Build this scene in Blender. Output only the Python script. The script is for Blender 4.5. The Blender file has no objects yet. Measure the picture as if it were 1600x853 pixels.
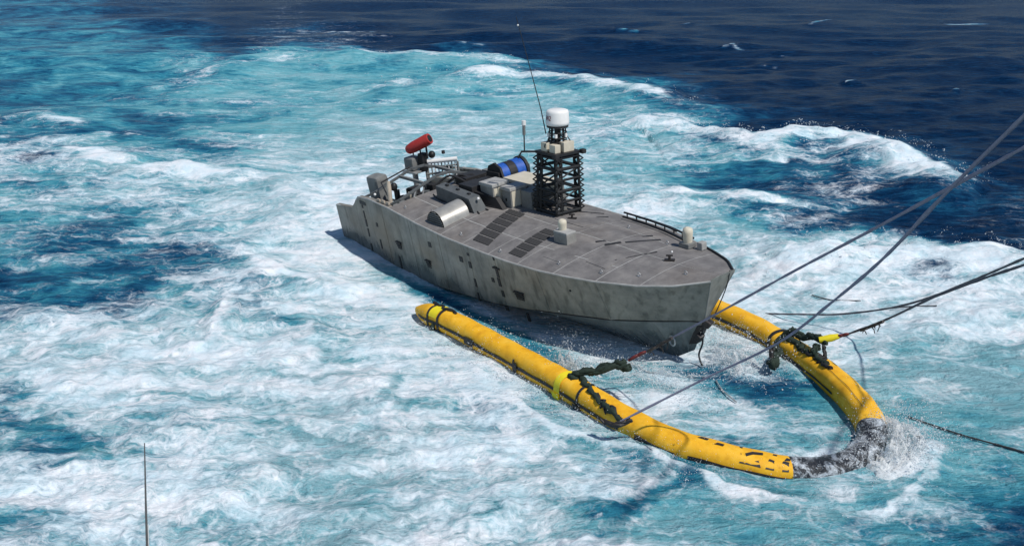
import bpy, bmesh, math, random
import numpy as np
from mathutils import Vector, Matrix, Euler
R = math.radians
rng = np.random.default_rng(7); random.seed(7)
S = bpy.context.scene
col = S.collection

# ---------------------------------------------------------------- camera, world, sun, exposure
H, PITCH, FPX = 7.6086, 19.86, 1436.0
cd = bpy.data.cameras.new("camera"); cam = bpy.data.objects.new("camera", cd); col.objects.link(cam)
cam.location = (0, 0, H); cam.rotation_euler = (R(90 - PITCH), 0, 0)
cd.sensor_width = 36; cd.lens = 36 * FPX / 1600; cd.clip_end = 20000; cd.clip_start = 0.1
S.camera = cam
SUN_DIR = Vector((0.74, -0.67, 0)).normalized(); SUN_EL = 56
az = math.atan2(SUN_DIR.x, SUN_DIR.y)                 # clockwise from +Y
w = bpy.data.worlds.new("World"); S.world = w; w.use_nodes = True
nt = w.node_tree; bg = nt.nodes['Background']
sky = nt.nodes.new('ShaderNodeTexSky'); sky.sky_type = 'NISHITA'; sky.sun_disc = False
sky.sun_elevation = R(SUN_EL); sky.sun_rotation = az; sky.air_density = 1.0; sky.dust_density = 0.0; sky.ozone_density = 2.5
nt.links.new(sky.outputs[0], bg.inputs[0]); bg.inputs[1].default_value = 0.08
ld = bpy.data.lights.new("sun", 'SUN'); ld.energy = 3.7; ld.angle = R(1.5); ld.color = (1, 0.955, 0.89)
sun = bpy.data.objects.new("sun", ld); col.objects.link(sun)
sd = Vector((SUN_DIR.x * math.cos(R(SUN_EL)), SUN_DIR.y * math.cos(R(SUN_EL)), math.sin(R(SUN_EL))))
sun.rotation_euler = sd.to_track_quat('Z', 'Y').to_euler(); sun.location = sd * 60
S.view_settings.view_transform = 'Standard'; S.view_settings.look = 'None'
S.view_settings.exposure = 0.0; S.view_settings.gamma = 1; S.view_settings.use_curve_mapping = False

# ---------------------------------------------------------------- helpers
def tag(o, label=None, cat=None, group=None, kind=None):
    if label: o['label'] = label
    if cat: o['category'] = cat
    if group: o['group'] = group
    if kind: o['kind'] = kind
    return o
def empty(name, loc=(0, 0, 0), rot=(0, 0, 0)):
    o = bpy.data.objects.new(name, None); col.objects.link(o); o.location = loc; o.rotation_euler = rot
    o.empty_display_size = .2
    return o
class MB:
    """collects shapes; build() links them as one mesh object"""
    def __init__(s): s.v = []; s.f = []; s.sm = []
    def add(s, vs, fs, smooth=False):
        n = len(s.v); s.v += [tuple(p) for p in vs]
        for f in fs: s.f.append(tuple(i + n for i in f)); s.sm.append(smooth)
        return s
    def box(s, c, d, rot=None, bev=0.0):
        hx, hy, hz = d[0] / 2, d[1] / 2, d[2] / 2
        if bev <= 0:
            vs = [(x * hx, y * hy, z * hz) for x in (-1, 1) for y in (-1, 1) for z in (-1, 1)]
            fs = [(0, 1, 3, 2), (4, 6, 7, 5), (0, 4, 5, 1), (2, 3, 7, 6), (0, 2, 6, 4), (1, 5, 7, 3)]
        else:
            b = bmesh.new(); bmesh.ops.create_cube(b, size=1)
            for q in b.verts: q.co = Vector((q.co.x * d[0], q.co.y * d[1], q.co.z * d[2]))
            bmesh.ops.bevel(b, geom=list(b.edges), offset=bev, segments=2, affect='EDGES', profile=.6)
            vs = [q.co.copy() for q in b.verts]; fs = [[q.index for q in f.verts] for f in b.faces]; b.free()
        M = Euler(rot).to_matrix() if rot is not None else Matrix.Identity(3)
        return s.add([M @ Vector(p) + Vector(c) for p in vs], fs)
    def hexa(s, top, bot):
        """8-corner block from two quads"""
        return s.add(list(bot) + list(top), [(3, 2, 1, 0), (4, 5, 6, 7)] + [(i, (i + 1) % 4, 4 + (i + 1) % 4, 4 + i) for i in range(4)])
    def tube(s, pts, r, n=8, cap=True, smooth=True):
        pts = [Vector(p) for p in pts]
        rs = r if hasattr(r, '__len__') else [r] * len(pts)
        T = [(pts[min(i + 1, len(pts) - 1)] - pts[max(i - 1, 0)]).normalized() for i in range(len(pts))]
        up = Vector((0, 0, 1)) if abs(T[0].z) < .9 else Vector((1, 0, 0))
        A = T[0].cross(up).normalized(); vs = []
        for p, t, rr in zip(pts, T, rs):
            A = (A - t * A.dot(t)).normalized(); B = t.cross(A)
            for k in range(n):
                a = 2 * math.pi * k / n; vs.append(p + (A * math.cos(a) + B * math.sin(a)) * rr)
        fs = []
        for i in range(len(pts) - 1):
            for k in range(n):
                k2 = (k + 1) % n; fs.append((i * n + k, i * n + k2, (i + 1) * n + k2, (i + 1) * n + k))
        s.add(vs, fs, smooth)
        if cap:
            m = (len(pts) - 1) * n
            s.add(vs[:n], [tuple(range(n))[::-1]]); s.add(vs[m:], [tuple(range(n))])
        return s
    def ball(s, c, r, sc=(1, 1, 1), n=10, m=7):
        vs = [(0, 0, 1)]; fs = []
        for i in range(1, m):
            for k in range(n):
                a = math.pi * i / m; b = 2 * math.pi * k / n
                vs.append((math.sin(a) * math.cos(b), math.sin(a) * math.sin(b), math.cos(a)))
        vs.append((0, 0, -1)); L = len(vs) - 1
        for k in range(n):
            k2 = (k + 1) % n
            fs.append((0, 1 + k, 1 + k2)); fs.append((L, 1 + (m - 2) * n + k2, 1 + (m - 2) * n + k))
            for i in range(m - 2): fs.append((1 + i * n + k, 1 + (i + 1) * n + k, 1 + (i + 1) * n + k2, 1 + i * n + k2))
        return s.add([(c[0] + p[0] * r * sc[0], c[1] + p[1] * r * sc[1], c[2] + p[2] * r * sc[2]) for p in vs], fs, True)
    def build(s, name, mat, parent=None):
        me = bpy.data.meshes.new(name); me.from_pydata(s.v, [], s.f); me.materials.append(mat)
        me.polygons.foreach_set('use_smooth', s.sm); me.update()
        o = bpy.data.objects.new(name, me); col.objects.link(o)
        if parent: o.parent = parent
        return o
def curve_pts(P, n=12):
    """Catmull-Rom through P"""
    P = [Vector(p) for p in P]; out = []
    for i in range(len(P) - 1):
        a = P[max(i - 1, 0)]; b = P[i]; c = P[i + 1]; d = P[min(i + 2, len(P) - 1)]
        for k in range(n):
            t = k / n
            out.append(.5 * ((2 * b) + (c - a) * t + (2 * a - 5 * b + 4 * c - d) * t * t + (3 * b - a - 3 * c + d) * t ** 3))
    out.append(P[-1]); return out

# ---------------------------------------------------------------- materials
def newmat(name):
    m = bpy.data.materials.new(name); m.use_nodes = True
    return m, m.node_tree, m.node_tree.nodes['Principled BSDF']
def N(t, kind, **kw):
    n = t.nodes.new(kind)
    for k, v in kw.items():
        if k in n.inputs.keys() if isinstance(k, str) else False: n.inputs[k].default_value = v
        else: setattr(n, k, v)
    return n
def L(t, a, b): t.links.new(a, b)
def worn(name, base, dark, light, rough=.6, metal=0.0, scale=3.0, stretch=(1, 1, 1), bump=.02, spec=.4, amt=.5, streak=0.0, rust=0.0, wet=False):
    """painted or bare surface with mottled tone, grime and fine relief"""
    m, t, b = newmat(name)
    tc = N(t, 'ShaderNodeTexCoord'); mp = N(t, 'ShaderNodeMapping'); L(t, tc.outputs['Object'], mp.inputs[0]); mp.inputs['Scale'].default_value = stretch
    n1 = N(t, 'ShaderNodeTexNoise'); n1.inputs['Scale'].default_value = scale; n1.inputs['Detail'].default_value = 8; n1.inputs['Roughness'].default_value = .7
    L(t, mp.outputs[0], n1.inputs['Vector'])
    r1 = N(t, 'ShaderNodeValToRGB'); r1.color_ramp.elements[0].position = .5 - .22; r1.color_ramp.elements[1].position = .5 + .22
    r1.color_ramp.elements[0].color = (*dark, 1); r1.color_ramp.elements[1].color = (*light, 1)
    e = r1.color_ramp.elements.new(.5); e.color = (*base, 1)
    L(t, n1.outputs[0], r1.inputs[0]); out = r1.outputs[0]
    if streak > 0:
        mp2 = N(t, 'ShaderNodeMapping'); L(t, tc.outputs['Object'], mp2.inputs[0]); mp2.inputs['Scale'].default_value = (5, 5, .5)
        n2 = N(t, 'ShaderNodeTexNoise'); n2.inputs['Scale'].default_value = 1.6; n2.inputs['Detail'].default_value = 6; L(t, mp2.outputs[0], n2.inputs['Vector'])
        mr = N(t, 'ShaderNodeMapRange'); mr.inputs[1].default_value = .52; mr.inputs[2].default_value = .75; mr.inputs[4].default_value = streak; L(t, n2.outputs[0], mr.inputs[0])
        mx = N(t, 'ShaderNodeMix'); mx.data_type = 'RGBA'; L(t, mr.outputs[0], mx.inputs[0]); L(t, out, mx.inputs[6]); mx.inputs[7].default_value = (dark[0] * .45, dark[1] * .45, dark[2] * .42, 1); out = mx.outputs[2]
    if rust > 0:
        n3 = N(t, 'ShaderNodeTexNoise'); n3.inputs['Scale'].default_value = .55; n3.inputs['Detail'].default_value = 5; L(t, tc.outputs['Object'], n3.inputs['Vector'])
        mr = N(t, 'ShaderNodeMapRange'); mr.inputs[1].default_value = .5; mr.inputs[2].default_value = .72; mr.inputs[4].default_value = rust; L(t, n3.outputs[0], mr.inputs[0])
        mx = N(t, 'ShaderNodeMix'); mx.data_type = 'RGBA'; L(t, mr.outputs[0], mx.inputs[0]); L(t, out, mx.inputs[6]); mx.inputs[7].default_value = (.25, .19, .13, 1); out = mx.outputs[2]
    if wet:     # plating washed by the sea: darker and shinier up to an uneven line
        dp = N(t, 'ShaderNodeVectorMath'); dp.operation = 'DOT_PRODUCT'; L(t, tc.outputs['Object'], dp.inputs[0]); dp.inputs[1].default_value = (.045, 0, 1)
        nw = N(t, 'ShaderNodeTexNoise'); nw.inputs['Scale'].default_value = 1.1; nw.inputs['Detail'].default_value = 7; nw.inputs['Roughness'].default_value = .7; mpw = N(t, 'ShaderNodeMapping'); mpw.inputs['Scale'].default_value = (1.6, 1.6, .5); L(t, tc.outputs['Object'], mpw.inputs[0]); L(t, mpw.outputs[0], nw.inputs['Vector'])
        ad = N(t, 'ShaderNodeMath'); ad.operation = 'MULTIPLY_ADD'; L(t, nw.outputs[0], ad.inputs[0]); ad.inputs[1].default_value = -1.5; L(t, dp.outputs['Value'], ad.inputs[2])
        mw = N(t, 'ShaderNodeMapRange'); mw.inputs[1].default_value = -.45; mw.inputs[2].default_value = -.05; mw.inputs[3].default_value = 1; mw.inputs[4].default_value = 0; L(t, ad.outputs[0], mw.inputs[0])
        mx = N(t, 'ShaderNodeMix'); mx.data_type = 'RGBA'; mx.blend_type = 'MULTIPLY'; mk = N(t, 'ShaderNodeMath'); mk.operation = 'MULTIPLY'; mk.inputs[1].default_value = .75; L(t, mw.outputs[0], mk.inputs[0]); L(t, mk.outputs[0], mx.inputs[0]); L(t, out, mx.inputs[6]); mx.inputs[7].default_value = (.38, .44, .46, 1); out = mx.outputs[2]
    L(t, out, b.inputs['Base Color'])
    b.inputs['Roughness'].default_value = rough
    if wet:
        rw = N(t, 'ShaderNodeMapRange'); rw.inputs[3].default_value = rough; rw.inputs[4].default_value = .2; L(t, mw.outputs[0], rw.inputs[0]); L(t, rw.outputs[0], b.inputs['Roughness'])
    b.inputs['Metallic'].default_value = metal; b.inputs['Specular IOR Level'].default_value = spec
    bp = N(t, 'ShaderNodeBump'); bp.inputs['Strength'].default_value = .5; bp.inputs['Distance'].default_value = bump; L(t, n1.outputs[0], bp.inputs['Height']); L(t, bp.outputs[0], b.inputs['Normal'])
    return m
def tone(name, c, rough=.6, metal=0., k=.25, scale=6, bump=.004, spec=.4):
    return worn(name, c, tuple(x * (1 - k) for x in c), tuple(min(1, x * (1 + k)) for x in c), rough, metal, scale, bump=bump, spec=spec)
M = dict(
    hull=worn('hull_grey_metal', (.25, .243, .218), (.135, .14, .13), (.36, .348, .305), .62, 0.1, 1.9, bump=.016, streak=.75, rust=.65, wet=True),
    deck=worn('deck_grey_nonskid', (.178, .170, .168), (.105, .10, .10), (.27, .257, .245), .75, 0, 2.6, bump=.008, rust=.3, streak=.0),
    seam=tone('pale_seam', (.36, .36, .35), .8),
    lowhull=worn('lower_hull_grey', (.20, .215, .21), (.12, .14, .14), (.28, .28, .27), .5, .1, 2.5, bump=.01, streak=.5, wet=True),
    dark=tone('dark_rubber', (.022, .022, .024), .6), grate=tone('dark_grate', (.045, .045, .046), .85, scale=30),
    black=tone('black_lattice', (.012, .013, .015), .5), grey=tone('equipment_grey', (.19, .195, .19), .6),
    bowplate=worn('bow_plate_grey', (.30, .295, .27), (.2, .2, .18), (.38, .37, .34), .6, .1, 2.5, bump=.01, streak=.4),
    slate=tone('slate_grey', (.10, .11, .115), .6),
    midgrey=tone('shaded_box_grey', (.26, .255, .24), .6), cream=tone('cream_paint', (.62, .57, .46), .55, k=.12), white=tone('white_paint', (.8, .8, .79), .4, k=.06),
    steel=tone('bare_steel', (.5, .5, .5), .4, .6), tan=tone('tan_paint', (.42, .36, .29), .6), red=tone('red_paint', (.42, .035, .03), .5, k=.2),
    blue=tone('blue_hose', (.02, .10, .42), .5, k=.3, scale=14), green=tone('dark_green_webbing', (.02, .035, .025), .85, k=.4, scale=20),
    rope=tone('grey_rope', (.10, .105, .13), .8, k=.35, scale=30), ropepale=tone('pale_rope', (.22, .22, .30), .8, k=.3, scale=30),
    ropedark=tone('dark_rope', (.03, .032, .036), .8, k=.35, scale=30), shackle=tone('red_shackle', (.13, .015, .015), .5), chain=tone('dark_chain', (.05, .045, .045), .5, .5),
    yellow=worn('yellow_float_fabric', (.87, .46, .020), (.70, .32, .015), (.93, .55, .06), .6, 0, 3.2, bump=.02, spec=.3, streak=.25),
    lemon=tone('lemon_webbing', (.80, .66, .02), .6, k=.12), print_red=tone('red_print', (.25, .04, .06), .6), print_dark=tone('dark_print', (.05, .06, .10), .6),
    antenna=tone('antenna_grey', (.13, .13, .13), .5),
)

# ================================================================= THE SEA
def vnoise(x, y, seed):
    g = np.random.default_rng(seed).random((256, 256)).astype(np.float32)
    xi = np.floor(x); yi = np.floor(y); fx = x - xi; fy = y - yi
    xi = xi.astype(np.int64) & 255; yi = yi.astype(np.int64) & 255
    fx = fx * fx * fx * (fx * (fx * 6 - 15) + 10); fy = fy * fy * fy * (fy * (fy * 6 - 15) + 10)
    x1 = (xi + 1) & 255; y1 = (yi + 1) & 255
    a = g[xi, yi]; b = g[x1, yi]; c = g[xi, y1]; d = g[x1, y1]
    return (a + (b - a) * fx) * (1 - fy) + (c + (d - c) * fx) * fy
def fbm(x, y, sc, oct, seed, gain=.55, cell=None):
    s = np.zeros_like(x); a = 1.; tot = 0.
    for o in range(oct):
        k = sc * 2 ** o; c = math.cos(o * 1.1 + seed); q = math.sin(o * 1.1 + seed)
        wgt = 1. if cell is None else np.clip(1.6 - 2.2 * cell * k, 0, 1)
        s += a * wgt * (vnoise((x * c - y * q) * k + 17 * o, (x * q + y * c) * k + 5 * o, seed * 31 + o) - .5); tot += a; a *= gain
    return s / tot
cp, sp = math.cos(R(PITCH)), math.sin(R(PITCH))
def ground(px, py, z=0.):
    """point on the sea for a bearing and dip measured off the photograph"""
    a = (px - 800) / FPX; b = -(py - 426.5) / FPX
    d = (a, cp + b * sp, -sp + b * cp); t = (z - H) / d[2]
    return d[0] * t, d[1] * t
def ray(px, py, dist):
    a = (px - 800) / FPX; b = -(py - 426.5) / FPX
    d = Vector((a, cp + b * sp, -sp + b * cp)).normalized()
    return Vector((0, 0, H)) + d * dist
# rows of the grid: uniform in dip angle where seen, then stretching to the horizon
dips = np.radians(np.concatenate([np.linspace(80, 42, 20)[:-1], np.linspace(42, 3.2, 760)[:-1], np.array([3.2, 2.9, 2.5, 2.1, 1.7, 1.3, 1.0, .7, .45, .25, .12])]))
YR = H / np.tan(dips)
UC = np.concatenate([np.linspace(-6, -.8, 30)[:-1], np.linspace(-.8, .8, 1000), np.linspace(.8, 6, 30)[1:]])
GX = (YR[:, None] * UC[None, :]); GY = np.repeat(YR[:, None], len(UC), 1)
cell = np.repeat(np.gradient(YR)[:, None], len(UC), 1)
nr, nc = GX.shape
# state of the water: digits 0-9, foam cover and trapped air, read along bearings and dips
FO = """11100211000000000000
12211332000000000000
11133443442000000000
22333333444432000000
43334333444664211000
76555556655655553110
56656778765554445411
55566799999777543322
34444689999996655433
33477899988888887888
56656677888898888888
78887778888899977776
88877777888888877655
78777888887776643455
65777777787665443334
66777666777766543345
77767677776765665544
67777666777654555442
67667777887654444322"""
AI = """33110000000000000000
44431210000000000000
45556887763000000000
45566676788742000000
45566788888765310000
45556899988876664210
55667999988876443310
55667899999988643221
65555799999998876421
44445788889998888766
45566787766688888877
77888887777677788888
78888877777766777888
77778888777776666788
67777899888766555788
67777899988777666677
66778899988876666665
66777899988876666654
66777899988877665553"""
def table(s): return np.array([[int(c) for c in r] for r in s.split('\n')], float) / 9
FO = table(FO); AI = table(AI)
def chart(x, y):
    d = y * cp + H * sp; return 800 + FPX * x / d, 426.5 - FPX * (y * sp - H * cp) / d
def look(tab, px, py):
    c = np.clip((px - 40) / 80, 0, tab.shape[1] - 1.001); r = np.clip((py - 20) / 45, 0, tab.shape[0] - 1.001)
    ci = c.astype(int); ri = r.astype(int); fc = c - ci; fr = r - ri
    fc = fc * fc * (3 - 2 * fc); fr = fr * fr * (3 - 2 * fr)
    return (tab[ri, ci] * (1 - fc) + tab[ri, ci + 1] * fc) * (1 - fr) + (tab[ri + 1, ci] * (1 - fc) + tab[ri + 1, ci + 1] * fc) * fr
PX, PY = chart(GX, GY)
wx = fbm(GX, GY, .35, 5, 3, .6, cell); wy = fbm(GX, GY, .35, 5, 4, .6, cell)
sc = np.clip(22 / GY, .25, 1.5); wn = fbm(GX, GY, 1.4, 5, 9, .65, cell)
PXw = PX + wx * 230 * sc; PYw = PY + wy * 150 * sc
foam = look(FO, PXw, PYw); air = look(AI, PXw, PYw)
# wakes and breaking crests: polylines on the sea (height, half width in m, foam cover, air)
h_ridge = np.zeros_like(GX)
def seg_dist(pts):
    best = np.full(GX.shape, 1e9); side = np.zeros(GX.shape); par = np.zeros(GX.shape); n = len(pts) - 1
    xw = GX + wx * 1.3; yw = GY + wy * 1.6
    for i in range(n):
        (x0, y0), (x1, y1) = pts[i], pts[i + 1]; dx, dy = x1 - x0, y1 - y0; l2 = dx * dx + dy * dy
        t = np.clip(((xw - x0) * dx + (yw - y0) * dy) / l2, 0, 1)
        ex = xw - x0 - t * dx; ey = yw - y0 - t * dy; d = np.hypot(ex, ey); m = d < best
        best = np.where(m, d, best); side = np.where(m, np.sign(dx * ey - dy * ex), side); par = np.where(m, (i + t) / n, par)
    return best, side, par
def crest(pp, h, wd, f, near=1.0, fw=.5, ak=.7):
    """pp: pixels of the crest line; foam lies on it and trails on the near side"""
    global foam, h_ridge, air
    pts = [ground(*p) for p in pp]; d, s, par = seg_dist(pts)
    if pts[-1][0] < pts[0][0]: s = -s
    fade = np.clip(np.minimum(par, 1 - par) * 6, 0, 1) ** .7
    far = s > 0
    prof = np.where(far, np.exp(-(d / (wd * .75)) ** 2), np.exp(-(d / (wd * 1.3)) ** 2))
    h_ridge += h * prof * fade
    fm = np.where(far, np.exp(-(d / (fw * .35)) ** 2), np.exp(-(d / (fw * near)) ** 2)) * fade * f
    fm = fm * np.clip(.98 + .9 * wy + .7 * wn, .3, 1.15); foam = np.maximum(foam, fm * 1.08 + foam * .3 * fm); air = np.maximum(air, np.exp(-(d / (wd * 1.2)) ** 2) * np.where(far, .0, ak) * fade * min(1, f + .2))
crest([(230, 140), (330, 112), (450, 97), (600, 92), (760, 96), (870, 104)], .55, 3.0, .75, 1.2, 1.6)
crest([(545, 145), (650, 133), (750, 127), (900, 134), (1000, 148), (1095, 182)], .5, 2.2, .85, 1.5, 1.1)
crest([(890, 230), (980, 207), (1040, 207), (1100, 222), (1180, 236), (1260, 223), (1335, 226), (1400, 250), (1470, 284), (1540, 292)], .65, 1.8, 1.0, 1.7, 1.0)
crest([(980, 300), (1100, 309), (1200, 318), (1330, 334)], .3, 1.2, .95, 1.4, .7)
crest([(1150, 430), (1240, 405), (1350, 394), (1470, 402), (1620, 396)], .3, 1.0, 1.0, 3.2, .5)
crest([(-20, 242), (70, 240), (150, 244), (220, 262)], .25, 1.5, .95, 1.2, 1.0)
crest([(-20, 190), (70, 188), (170, 205)], .2, 1.5, .7, 1.0, 1.0)
crest([(380, 400), (450, 425), (540, 450), (640, 468)], .18, .8, .9, 1.5, .5)
crest([(170, 270), (300, 268), (420, 290), (520, 330)], .2, 1.0, .7, 1.5, .8)
crest([(250, 560), (380, 490), (460, 500), (520, 545)], .12, .7, .7, 1.5, .5)
crest([(305, 545), (330, 505), (362, 474), (385, 500)], .22, .5, .95, 1.3, .4)
crest([(600, 640), (720, 620), (830, 650), (900, 700)], .1, .6, .8, 1.2, .4)
crest([(640, 520), (740, 590), (850, 665), (950, 705), (1060, 735), (1150, 757), (1290, 775)], .10, .35, 1.0, 1.0, .36)
crest([(1280, 790), (1390, 770), (1440, 735), (1460, 690)], .12, .35, .75, 1.0, .25)
for p in [[(1120, 74), (1140, 72), (1165, 80)], [(1205, 85), (1230, 88)], [(1320, 131), (1345, 130)], [(1260, 45), (1300, 36)], [(1180, 100), (1215, 103)], [(960, 52), (1000, 55)], [(1480, 145), (1500, 147)], [(1400, 38), (1560, 36)], [(1060, 40), (1085, 42)],
          [(490, 51), (540, 53), (600, 50)], [(340, 60), (410, 62)], [(100, 78), (160, 76)], [(690, 70), (760, 74)], [(250, 150), (310, 145)]]:
    crest(p, .12, .8, .55, 1.0, .22 + .002 * (150 - p[0][1]), 0)
# dark unbroken troughs
def lull(cx, cy, rx, ry, k, ka=None):
    global foam, air
    g = np.exp(-(((PXw - cx) / rx) ** 2 + ((PYw - cy) / ry) ** 2) ** 1.3)
    foam = foam * (1 - k * g); air = air * (1 - (k if ka is None else ka) * g)
lull(570, 113, 210, 16, .8, .15); lull(690, 152, 120, 12, .7, .1); lull(1170, 272, 150, 14, .7, .55); lull(1150, 296, 120, 10, .7, .6)
lull(1400, 330, 110, 26, .55, .55); lull(1530, 370, 90, 24, .5, .8); lull(60, 410, 190, 26, .5, .5); lull(110, 640, 120, 26, .45, .25)
lull(100, 700, 90, 14, .35, .3); lull(390, 196, 60, 9, .8, 0); lull(200, 180, 130, 12, .6, .2); lull(120, 215, 160, 9, .7, .2)
lull(1215, 590, 90, 22, .6, .5); lull(1170, 610, 130, 40, .35, .3); lull(1460, 560, 90, 26, .5, 0); lull(1500, 640, 110, 26, .6, 0); lull(1010, 745, 170, 16, .5, .3)
lull(1560, 800, 90, 40, .4, .3); lull(470, 690, 70, 10, .55, .0); lull(560, 590, 90, 12, .55, .0); lull(600, 770, 160, 20, .4, 0); lull(690, 800, 60, 8, .4, 0)
lull(180, 345, 110, 14, .4, .2); lull(560, 290, 40, 20, .2, 0); lull(1130, 345, 80, 14, .45, 0); lull(960, 268, 60, 14, .3, 0)
# the boat's own frame, to calm the sea under it and lay its bow wave
BX, BY, BTH, BTR, BRO = -3.3252, 24.8802, 52.5377, 2.5732, 5.2797
ct, st = math.cos(R(BTH)), math.sin(R(BTH))
lx = (GX - BX) * ct - (GY - BY) * st; ly = (GX - BX) * st + (GY - BY) * ct
def bump2(cx, cy, rx, ry): return np.exp(-(((lx - cx) / rx) ** 2 + ((ly - cy) / ry) ** 2))
# foam boiling at the bow, between the arms and behind the far arm
for (cx, cy, rx, ry, f, h) in [(11.6, -1.0, 1.3, .55, 1.0, .13), (12.1, .5, .9, .8, 1.0, .2), (11.5, 1.3, 1.6, .5, 1.0, .1), (10.4, -2.3, 1.0, .3, 1.0, .2), (11.9, -1.7, .8, .5, 1.0, .14), (9.6, 2.9, 2.6, 1.0, .95, .1),
                               (14.75, -.9, .3, .7, 1.0, .05), (15.75, -.2, .45, .75, 1.05, .12), (15.5, -1.6, .4, .5, .85, .05), (15.75, .4, .4, .5, .95, .14), (-1.5, 0, 3.0, 2.2, .95, .2)]:
    g = bump2(cx, cy, rx, ry); foam = np.maximum(foam, g * f * 1.05); h_ridge += g * h; air = np.maximum(air, g * .8)
# unbroken water hugging the hull's near side
g = np.exp(-((ly + 1.95) / .3) ** 2) / (1 + np.exp(-(lx - 3.4) * 2)) / (1 + np.exp((lx - 10.6) * 4)); foam *= 1 - .85 * g; air *= 1 - .35 * g
air = np.maximum(air, np.clip(foam * 1.05 - .22, 0, .86)); foam = np.clip(foam, 0, 1.15); air = np.clip(air + wy * .35 * (air > .05), 0, 1)
# wind sea and chop
h = np.zeros_like(GX); near = np.clip((GY - 30) / 30, .3, 1)
wr = np.random.default_rng(11)
for i in range(70):
    lam = 0.5 * 1.062 ** i * 1.0; th = R(-90 + wr.normal() * 30) ; k = 2 * math.pi / lam; ph = wr.random() * 6.283
    amp = .0095 * lam ** .86 * (.6 + .8 * wr.random()) * (1.0 if lam < 5 else .5)
    lp = np.clip(lam / (3.2 * cell) - 1, 0, 1)
    a = (k * (GX * math.cos(th) + GY * math.sin(th)) + ph + (1.2 if lam > 3 else 2.2) * wx)
    h += amp * lp * (np.sin(a) + .25 * np.cos(2 * a)) * (near if lam > 2.2 else .75)
turb = fbm(GX, GY, .9, 6, 21, .62, cell) * .5 + fbm(GX, GY, .3, 4, 22, .6, cell) * .55
h = h * .8 + turb * np.clip(.25 + foam, 0, 1) * (.55 + .45 * near) + h_ridge * (1 + 1.5 * wx)
calm = np.clip(np.maximum(np.exp(-(np.maximum(np.abs(lx - 6) - 6, 0) ** 2 + np.maximum(np.abs(ly) - 1.9, 0) ** 2) / .5), np.exp(-(np.maximum(np.abs(lx - 11) - 5.5, 0) ** 2 + np.maximum(np.abs(ly + .4) - 3.0, 0) ** 2) / 1.5)), 0, 1)
h *= 1 - .6 * calm
v = np.stack([GX + wx * .12, GY, h], -1).reshape(-1, 3)
idx = np.arange(nr * nc).reshape(nr, nc); q = np.stack([idx[:-1, :-1], idx[:-1, 1:], idx[1:, 1:], idx[1:, :-1]], -1).reshape(-1, 4)
me = bpy.data.meshes.new('sea_water'); me.vertices.add(len(v)); me.vertices.foreach_set('co', v.astype(np.float32).ravel())
me.loops.add(q.size); me.loops.foreach_set('vertex_index', q.astype(np.int32).ravel()); me.polygons.add(len(q))
me.polygons.foreach_set('loop_start', np.arange(0, q.size, 4, dtype=np.int32)); me.polygons.foreach_set('loop_total', np.full(len(q), 4, np.int32))
me.polygons.foreach_set('use_smooth', np.ones(len(q), bool)); me.update(calc_edges=True)
for nme, arr in (('foam', foam), ('air', air)):
    at = me.attributes.new(nme, 'FLOAT', 'POINT'); at.data.foreach_set('value', arr.astype(np.float32).ravel())
sea = bpy.data.objects.new('sea_water', me); col.objects.link(sea); tag(sea, kind='structure')
def sea_h(x, y):
    """height of the water at a place"""
    dip = math.atan2(H, y); r = int(np.argmin(np.abs(dips - dip))); c = int(np.argmin(np.abs(UC - x / y))); return float(h[r, c])

m, t, b = newmat('sea_water_and_foam')
tc = N(t, 'ShaderNodeTexCoord'); af = N(t, 'ShaderNodeAttribute'); af.attribute_name = 'foam'; aa = N(t, 'ShaderNodeAttribute'); aa.attribute_name = 'air'
def noise(scale, detail, rough, dist=0., stretch=(1, 1, 1), vec=None, rot=0):
    mp = N(t, 'ShaderNodeMapping'); mp.inputs['Scale'].default_value = stretch; mp.inputs['Rotation'].default_value = (0, 0, rot); L(t, vec or tc.outputs['Object'], mp.inputs[0])
    n = N(t, 'ShaderNodeTexNoise'); n.inputs['Scale'].default_value = scale; n.inputs['Detail'].default_value = detail; n.inputs['Roughness'].default_value = rough; n.inputs['Distortion'].default_value = dist
    L(t, mp.outputs[0], n.inputs['Vector']); return n
def math_(op, a, bb, c=None):
    n = N(t, 'ShaderNodeMath'); n.operation = op
    for i, x in enumerate((a, bb, c)):
        if x is None: continue
        if isinstance(x, (int, float)): n.inputs[i].default_value = x
        else: L(t, x, n.inputs[i])
    return n.outputs[0]
def mr(x, a, bb, c=0., d=1., smooth=True):
    n = N(t, 'ShaderNodeMapRange'); n.interpolation_type = 'SMOOTHSTEP' if smooth else 'LINEAR'
    L(t, x, n.inputs[0])
    for i, q_ in enumerate((a, bb, c, d)): n.inputs[i + 1].default_value = q_
    return n.outputs[0]
warp = noise(.9, 3, .6)
wv = N(t, 'ShaderNodeVectorMath'); wv.operation = 'MULTIPLY_ADD'; L(t, warp.outputs['Color'], wv.inputs[0]); wv.inputs[1].default_value = (1.1, 1.1, 0); L(t, tc.outputs['Object'], wv.inputs[2])
nA = noise(.55, 12, .68, .6, (.42, 1.45, 1), wv.outputs[0])
nB = noise(2.2, 8, .66, .8, (.45, 1.45, 1), wv.outputs[0])
vo = N(t, 'ShaderNodeTexVoronoi'); vo.feature = 'DISTANCE_TO_EDGE'; vo.inputs['Scale'].default_value = 1.5
w2 = noise(2.6, 4, .6); wv2 = N(t, 'ShaderNodeVectorMath'); wv2.operation = 'MULTIPLY_ADD'; L(t, w2.outputs['Color'], wv2.inputs[0]); wv2.inputs[1].default_value = (.75, .75, 0); L(t, wv.outputs[0], wv2.inputs[2]); L(t, wv2.outputs[0], vo.inputs['Vector'])
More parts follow.
